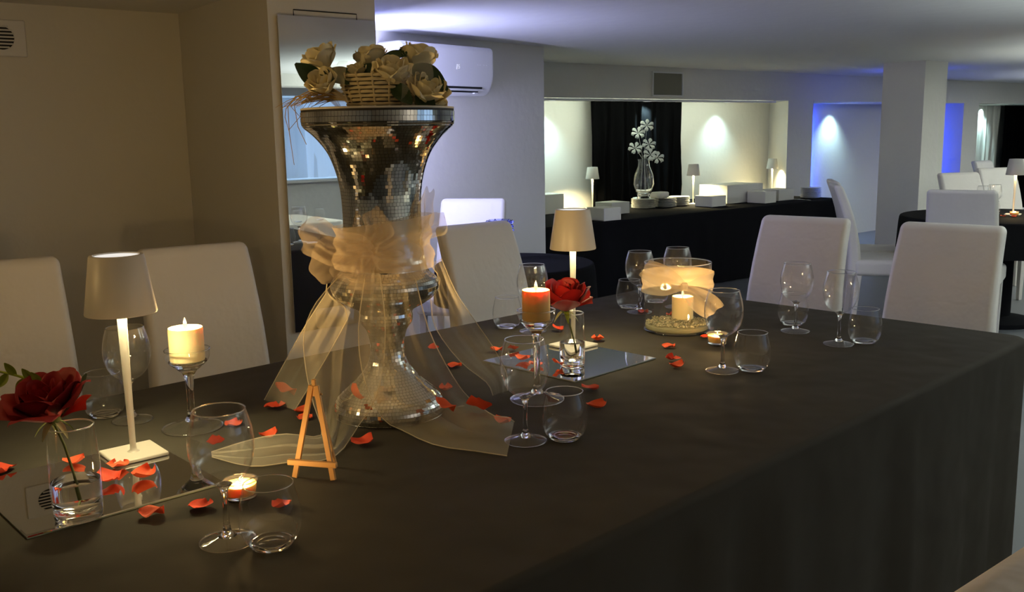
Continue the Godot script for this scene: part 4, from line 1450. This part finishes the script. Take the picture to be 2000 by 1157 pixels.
func basket() -> void:
	var y0 := 0.6462
	var bc := at_vase(0.012, y0, 0.0)
	var t := thing("wicker_basket", "small pale wicker basket on the silver vase, filled with cream roses", "basket", bc)
	# woven rows round upright stakes
	var rb := 0.070
	for row in 8:
		var y := 0.005 + 0.0078 * row
		var r := rb + 0.0022 * row
		var pts := []
		for k in 97:
			var a := TAU * k / 96.0
			var wv := 0.0022 * cos(a * 16.0 + PI * (row % 2))
			pts.append(Vector3(cos(a) * (r + wv), y, sin(a) * (r + wv)))
		var b := MB.new()
		b.tube(pts, [0.0036], 6)
		obj("wicker_strand", b, M.wicker, t)
	for k in 16:
		var a := TAU * k / 16.0
		var st := MB.new()
		st.tube([Vector3(cos(a) * rb, 0, sin(a) * rb), Vector3(cos(a) * (rb + 0.018), 0.066, sin(a) * (rb + 0.018))], [0.0022], 6)
		obj("stake", st, M.wicker, t)
	obj("liner", lath([Vector2(0, 0.002), Vector2(rb - 0.008, 0.002), Vector2(rb + 0.008, 0.056), Vector2(0, 0.06)], 32), mat(Color(0.18, 0.2, 0.12), 0.9), t)
	# tulle tucked round it
	var tw := thing("tulle_wrap", "crumpled ivory tulle tucked round the wicker basket above the vase rim", "ribbon", bc)
	for k in 3:
		var g := []
		var lo: float = [0.15, 2.6, 4.6][k]
		var span: float = [1.35, 1.2, 1.1][k]
		for i in 25:
			var a := lo + span * i / 24.0 - 0.4
			var dv := RT * cos(a) + FW * sin(a)
			var row := []
			for j in 13:
				var v := j / 12.0
				var rr := rb + 0.024 + 0.026 * sin(v * 2.6) * (0.7 + 0.3 * sin(a * 5.0)) + 0.004 * sin(a * 23.0 + v * 4.0)
				row.append(dv * rr + Vector3(0, 0.002 + 0.085 * v * (0.8 + 0.2 * sin(a * 3.0 + k)), 0))
			g.append(row)
		var b := MB.new()
		b.sheet(g)
		obj("fold", b, M.tulle, tw)
	# roses: dx, height over the rim, forward, size, lean x, lean z, label
	var rs := [
		[-0.100, 0.098, 0.01, 1.0, -0.35, 0.2, "cream rose highest at the left of the basket"],
		[-0.010, 0.098, -0.02, 0.92, -0.1, -0.1, "cream rose at the back in the middle of the basket"],
		[0.080, 0.098, -0.02, 1.05, 0.2, 0.0, "cream rose at the upper right of the basket, against the blue wall"],
		[0.038, 0.066, 0.05, 1.05, 0.1, 0.45, "cream rose at the front centre of the basket"],
		[0.096, 0.034, 0.045, 1.08, 0.5, 0.5, "cream rose low at the right front of the basket"],
		[-0.034, 0.068, 0.03, 0.62, -0.2, 0.35, "small half-open cream rose between the larger ones"],
		[0.112, 0.010, 0.03, 0.60, 0.7, 0.3, "small cream rosebud hanging over the vase rim at the right"],
		[-0.092, 0.052, 0.045, 0.85, -0.4, 0.7, "wilted pale rose under the tulle at the left of the basket"],
	]
	for k in rs.size():
		var a: Array = rs[k]
		var s: float = a[3]
		var p := at_vase(a[0], y0 + a[1] - 0.024 * s, a[2])
		var o := thing("cream_rose", a[6], "rose", p, 0.0, "cream roses in the basket")
		var tilt := Transform3D(Basis(FW, -a[4]) * Basis(RT, a[5]), Vector3.ZERO)
		bloom(o, tilt, [
			[2, 0.006 * s, 0.044 * s, 2.0, 0.001, 0.0, M.cream],
			[3, 0.012 * s, 0.047 * s, 1.5, 0.001 * s, 0.0, M.cream],
			[4, 0.020 * s, 0.049 * s, 1.2, 0.002 * s, 0.03, M.cream],
			[5, 0.0275 * s, 0.047 * s, 1.05, 0.004 * s, 0.06, M.cream],
			[5, 0.0310 * s, 0.043 * s, 0.90, 0.008 * s, 0.16, M.cream]], k * 1.3)
		var st := MB.new()
		var root := bc + Vector3(0.2 * (p.x - bc.x), 0.04, 0.2 * (p.z - bc.z)) - p
		st.tube([tilt.basis * Vector3(0, 0.004, 0), tilt.basis * Vector3(0, -0.012, 0) + root * 0.2, root], [0.0026], 6)
		obj("stem", st, M.stem, o)
		for j in 4:
			var lo := obj("sepal", leaf_mesh(0.024 * s, 0.005 * s, 0.5), M.stem, o)
			lo.transform = tilt * Transform3D(Basis(Vector3.UP, TAU * j / 4.0) * Basis(Vector3.RIGHT, -0.5), Vector3(0, 0.001, 0))
	# dark leaves between the blooms
	var lv := [
		[-0.105, 0.040, 0.03, 2.6, 0.9, 0.068, 0.024, "dark green leaf under the left cream rose of the basket"],
		[-0.030, 0.050, 0.05, 2.9, 0.25, 0.075, 0.024, "dark green leaf in the middle of the basket, left of the front rose"],
		[-0.045, 0.052, 0.035, 0.1, 0.45, 0.070, 0.022, "dark green leaf behind the front cream rose"],
		[0.075, 0.075, 0.05, 0.1, -0.55, 0.085, 0.028, "large dark green leaf pointing right over the air conditioner"],
		[0.088, 0.026, 0.065, 0.6, -0.9, 0.055, 0.021, "dark green leaf hanging on the vase rim at the right of the basket"],
		[0.010, 0.095, -0.01, 0.2, 0.25, 0.060, 0.014, "slim dark leaf between the two back roses"],
		[0.040, 0.040, 0.070, 0.5, -0.8, 0.055, 0.020, "dark green leaf in front of the basket rim below the front rose"],
	]
	for a in lv:
		var lf := leaf_mesh(a[5], a[6], -0.15)
		var o := obj("rose_leaf", lf, M.leaf)
		var dv := RT * cos(a[3]) + FW * sin(a[3])
		var f := (dv + Vector3(0, a[4], 0)).normalized()
		var nr := FW * 0.85 + Vector3(0, 0.5, 0) + RT * 0.2 * sin(a[3] * 7.0)
		var x := nr.cross(f).normalized()
		o.transform = Transform3D(Basis(x, f.cross(x), f), at_vase(a[0], y0 + a[1], a[2]))
		tag(o, a[7], "leaf", "rose leaves in the basket")
	# berries on thin stalks
	var be := thing("berry_sprig", "thin sprig with two tiny dark berries between the back roses", "sprig", at_vase(0.058, y0 + 0.075, 0.0))
	for k in 2:
		var tp := RT * (-0.008 + 0.012 * k) + Vector3(0, 0.038 - 0.006 * k, 0)
		var sb := MB.new()
		sb.tube([Vector3.ZERO, tp * 0.6, tp], [0.0008], 5)
		obj("stalk", sb, M.leaf, be)
		obj("berry", lath([Vector2(0, -0.0028), Vector2(0.0022, -0.0018), Vector2(0.0028, 0), Vector2(0.0022, 0.0018), Vector2(0, 0.0028)], 10, 0.2), M.leaf, be).position = tp
	# dried grass spilling over the rim
	var dg := thing("dried_grass", "tuft of dry brown grass spilling over the vase rim at the left", "dried grass", at_vase(-0.055, y0 + 0.012, 0.045))
	var rng := RandomNumberGenerator.new()
	rng.seed = 21
	for k in 34:
		var L := rng.randf_range(0.06, 0.135)
		var sp := rng.randf_range(-0.35, 0.35)
		var rise := rng.randf_range(0.0, 0.028)
		var fall := rng.randf_range(0.0, 0.018)
		var pts := []
		for i in 7:
			var s := i / 6.0
			pts.append(-RT * L * s + FW * (sp * L * s + rng.randf_range(-0.002, 0.002)) + Vector3(0, rise * sin(s * PI) - fall * s * s + 0.004 * k / 34.0, 0))
		var b := MB.new()
		b.tube(pts, [0.0012, 0.0011, 0.001, 0.0009, 0.0008, 0.0006, 0.0004], 5)
		obj("blade", b, M.straw, dg)
	var hang := [[-0.118, 0.0, -0.118, -0.062, -0.112, -0.125], [-0.105, 0.002, -0.10, -0.05, -0.085, -0.085], [-0.122, -0.004, -0.125, -0.03, -0.118, -0.06], [-0.112, 0.0, -0.095, -0.03, -0.118, -0.055]]
	for a in hang:
		var b := MB.new()
		b.tube([-RT * 0.03, RT * (a[0] + 0.02) + Vector3(0, 0.01, 0), RT * a[0] + Vector3(0, a[1] - 0.01, 0), RT * a[2] + Vector3(0, a[3], 0), RT * a[4] + Vector3(0, a[5], 0)], [0.0011, 0.0010, 0.0009, 0.0008, 0.0006], 5)
		obj("blade", b, M.straw, dg)

# ------------------------------------------------------------------ scattered petals
func loose_petal(kind: int) -> ArrayMesh:
	var g := []
	var cup: float = [0.35, 0.6, 0.2, 0.5, 0.8, 0.4][kind % 6]
	var wv: float = [0.10, 0.05, 0.16, 0.12, 0.04, 0.2][kind % 6]
	for i in 12:
		var s := i / 11.0
		var row := []
		for j in 11:
			var u := -1.0 + j / 5.0
			var w := 0.021 * pow(sin(PI * (0.10 + 0.84 * s)), 0.7) * (0.65 + 0.5 * s)
			var x := u * w
			var z := (s - 0.5) * 0.036 * (1.0 - 0.12 * u * u * s)
			var yy := 0.012 * cup * (u * u) * (0.4 + 0.6 * s) + 0.010 * cup * (2.0 * s - 1.0) * (2.0 * s - 1.0) + 0.02 * wv * (sin(u * 5.0 + kind) * s + 0.7 * sin(s * 7.0 + kind * 2.0 + u * 2.0)) + 0.02 * wv * 1.4
			row.append(Vector3(x, maxf(yy, 0.0), z))
		g.append(row)
	var b := MB.new()
	b.sheet(g)
	for i in b.n.size():
		if b.n[i].y < 0: b.n[i] = -b.n[i]
	for i in range(0, b.ix.size(), 3):
		var x := b.ix[i]
		var y2 := b.ix[i + 1]
		var z2 := b.ix[i + 2]
		if (b.v[y2] - b.v[x]).cross(b.v[z2] - b.v[x]).y > 0:
			b.ix[i + 1] = z2
			b.ix[i + 2] = y2
	return b.mesh()

func petals() -> void:
	var kinds := []
	for k in 6: kinds.append(loose_petal(k))
	# x, z, lift, size, turn, tilt, label
	var ps := [
		[0.300, -1.852, 0.001, 1.2, 0.3, 0.0, "red petal at the photo's left edge behind the mirror plate"],
		[0.410, -1.800, 0.005, 0.95, 1.2, 0.0, "red petal on the mirror plate seen through the left bud vase"],
		[0.462, -1.716, 0.006, 0.95, 2.6, 0.1, "red petal touching the foot plate of the nearer lamp"],
		[0.428, -1.655, 0.005, 1.15, 0.5, 0.15, "large flat petal on the mirror plate beside the left bud vase"],
		[0.480, -1.632, 0.005, 1.05, 2.0, 0.1, "crinkled petal on the mirror plate in front of the lamp foot"],
		[0.438, -1.462, 0.001, 1.0, 1.0, 0.0, "red petal on the cloth just below the left mirror plate"],
		[0.508, -1.440, 0.001, 0.98, 2.2, 0.1, "red petal on the cloth left of the front wine glass stem"],
		[0.612, -1.362, 0.001, 0.8, 0.2, 0.0, "red petal on the cloth seen through the front tumbler"],
		[0.730, -1.834, 0.001, 0.9, 1.9, 0.0, "red petal on the cloth seen through the rim of the front wine glass"],
		[0.640, -1.700, 0.006, 0.8, 2.9, 0.8, "red petal leaning on the tip of the tulle tail"],
		[0.749, -1.705, 0.002, 0.9, 1.4, 0.0, "red petal under the edge of the tulle tail left of the easel"],
		[0.905, -1.965, 0.001, 1.25, 0.9, 0.45, "large red petal at the end of the left tulle strip"],
		[0.845, -1.885, 0.001, 1.1, 2.4, 0.1, "red petal in front of the large one at the left tulle strip"],
		[0.880, -1.822, 0.001, 0.9, 1.7, 0.0, "upper of two red petals left of the easel's top"],
		[0.862, -1.775, 0.001, 0.85, 0.6, 0.0, "lower of two red petals left of the easel's top"],
		[0.868, -1.545, 0.001, 1.05, 1.1, 0.0, "red petal on the cloth just right of the easel"],
		[0.905, -1.640, 0.060, 0.95, 1.5, 1.2, "red petal caught inside the tulle left of the vase foot"],
		[1.052, -1.535, 0.030, 1.1, 0.8, 0.5, "dark red petal under the tulle at the front of the vase foot"],
		[1.090, -1.468, 0.034, 1.25, 2.1, 0.75, "largest red petal lying on the tulle tail right of the vase"],
		[1.133, -1.445, 0.010, 0.9, 0.4, 0.2, "red petal showing faintly through the tulle beside the largest one"],
		[1.359, -1.925, 0.001, 0.95, 0.7, 0.0, "red petal on the dark cloth behind the right tulle strip"],
		[1.430, -2.127, 0.001, 0.8, 1.9, 0.0, "red petal near the far table edge behind the tulle"],
		[1.215, -1.758, 0.001, 0.75, 2.7, 0.0, "small red petal right of the vase foot under the tulle"],
		[1.542, -1.985, 0.001, 0.85, 1.0, 0.1, "left of two red petals by the back corner of the right mirror plate"],
		[1.580, -1.960, 0.001, 0.75, 2.3, 0.5, "right of two red petals by the back corner of the right mirror plate"],
		[1.523, -1.850, 0.005, 1.0, 0.3, 0.1, "red petal on the right mirror plate seen through the wine glass bowl"],
		[1.509, -1.780, 0.005, 0.95, 1.5, 0.1, "red petal on the right mirror plate behind the candle stand"],
		[1.839, -2.070, 0.001, 0.85, 0.8, 0.4, "red petal on the cloth left behind the farther bud vase"],
		[1.835, -1.890, 0.001, 0.85, 2.5, 0.2, "red petal on the cloth right of the farther lamp foot"],
		[1.540, -1.735, 0.005, 0.8, 1.2, 0.5, "red petal leaning on the left side of the farther bud vase"],
		[1.463, -1.533, 0.001, 1.0, 0.9, 0.1, "red petal on the cloth above the tumbler, nearer the mirror plate"],
		[1.377, -1.422, 0.001, 1.1, 1.3, 0.0, "red petal on the cloth right of the middle tumbler's rim"],
		[1.921, -1.702, 0.001, 0.95, 0.4, 0.0, "red petal on the cloth in front of the glass cylinder"],
		[1.811, -1.588, 0.001, 0.95, 2.0, 0.1, "upper of two red petals left of the wine glass by the glass cylinder"],
		[1.769, -1.538, 0.001, 0.95, 1.1, 0.0, "lower of two red petals left of the wine glass by the glass cylinder"],
		[2.235, -2.090, 0.001, 0.85, 0.6, 0.0, "red petal by the foot of the wine glass behind the glass cylinder"],
		[2.090, -1.712, 0.001, 0.75, 1.8, 0.0, "red petal tucked between the glass cylinder and a tealight"],
		[2.260, -1.990, 0.001, 0.8, 2.8, 0.2, "red petal behind the glass cylinder, seen through its wall"],
	]
	for k in ps.size():
		var a: Array = ps[k]
		var o := obj("rose_petal", kinds[k % 6], M.petal if k % 3 else M.petal2)
		o.transform = Transform3D(Basis(Vector3.UP, a[4]) * Basis(Vector3.RIGHT, a[5]) * Basis().scaled(Vector3(a[3], a[3], a[3]) * 1.12), Vector3(a[0], TABLE_H + a[2] + 0.018 * sin(a[5]) * a[3], a[1]))
		tag(o, a[6], "petal", "red petals scattered on the banquet table")
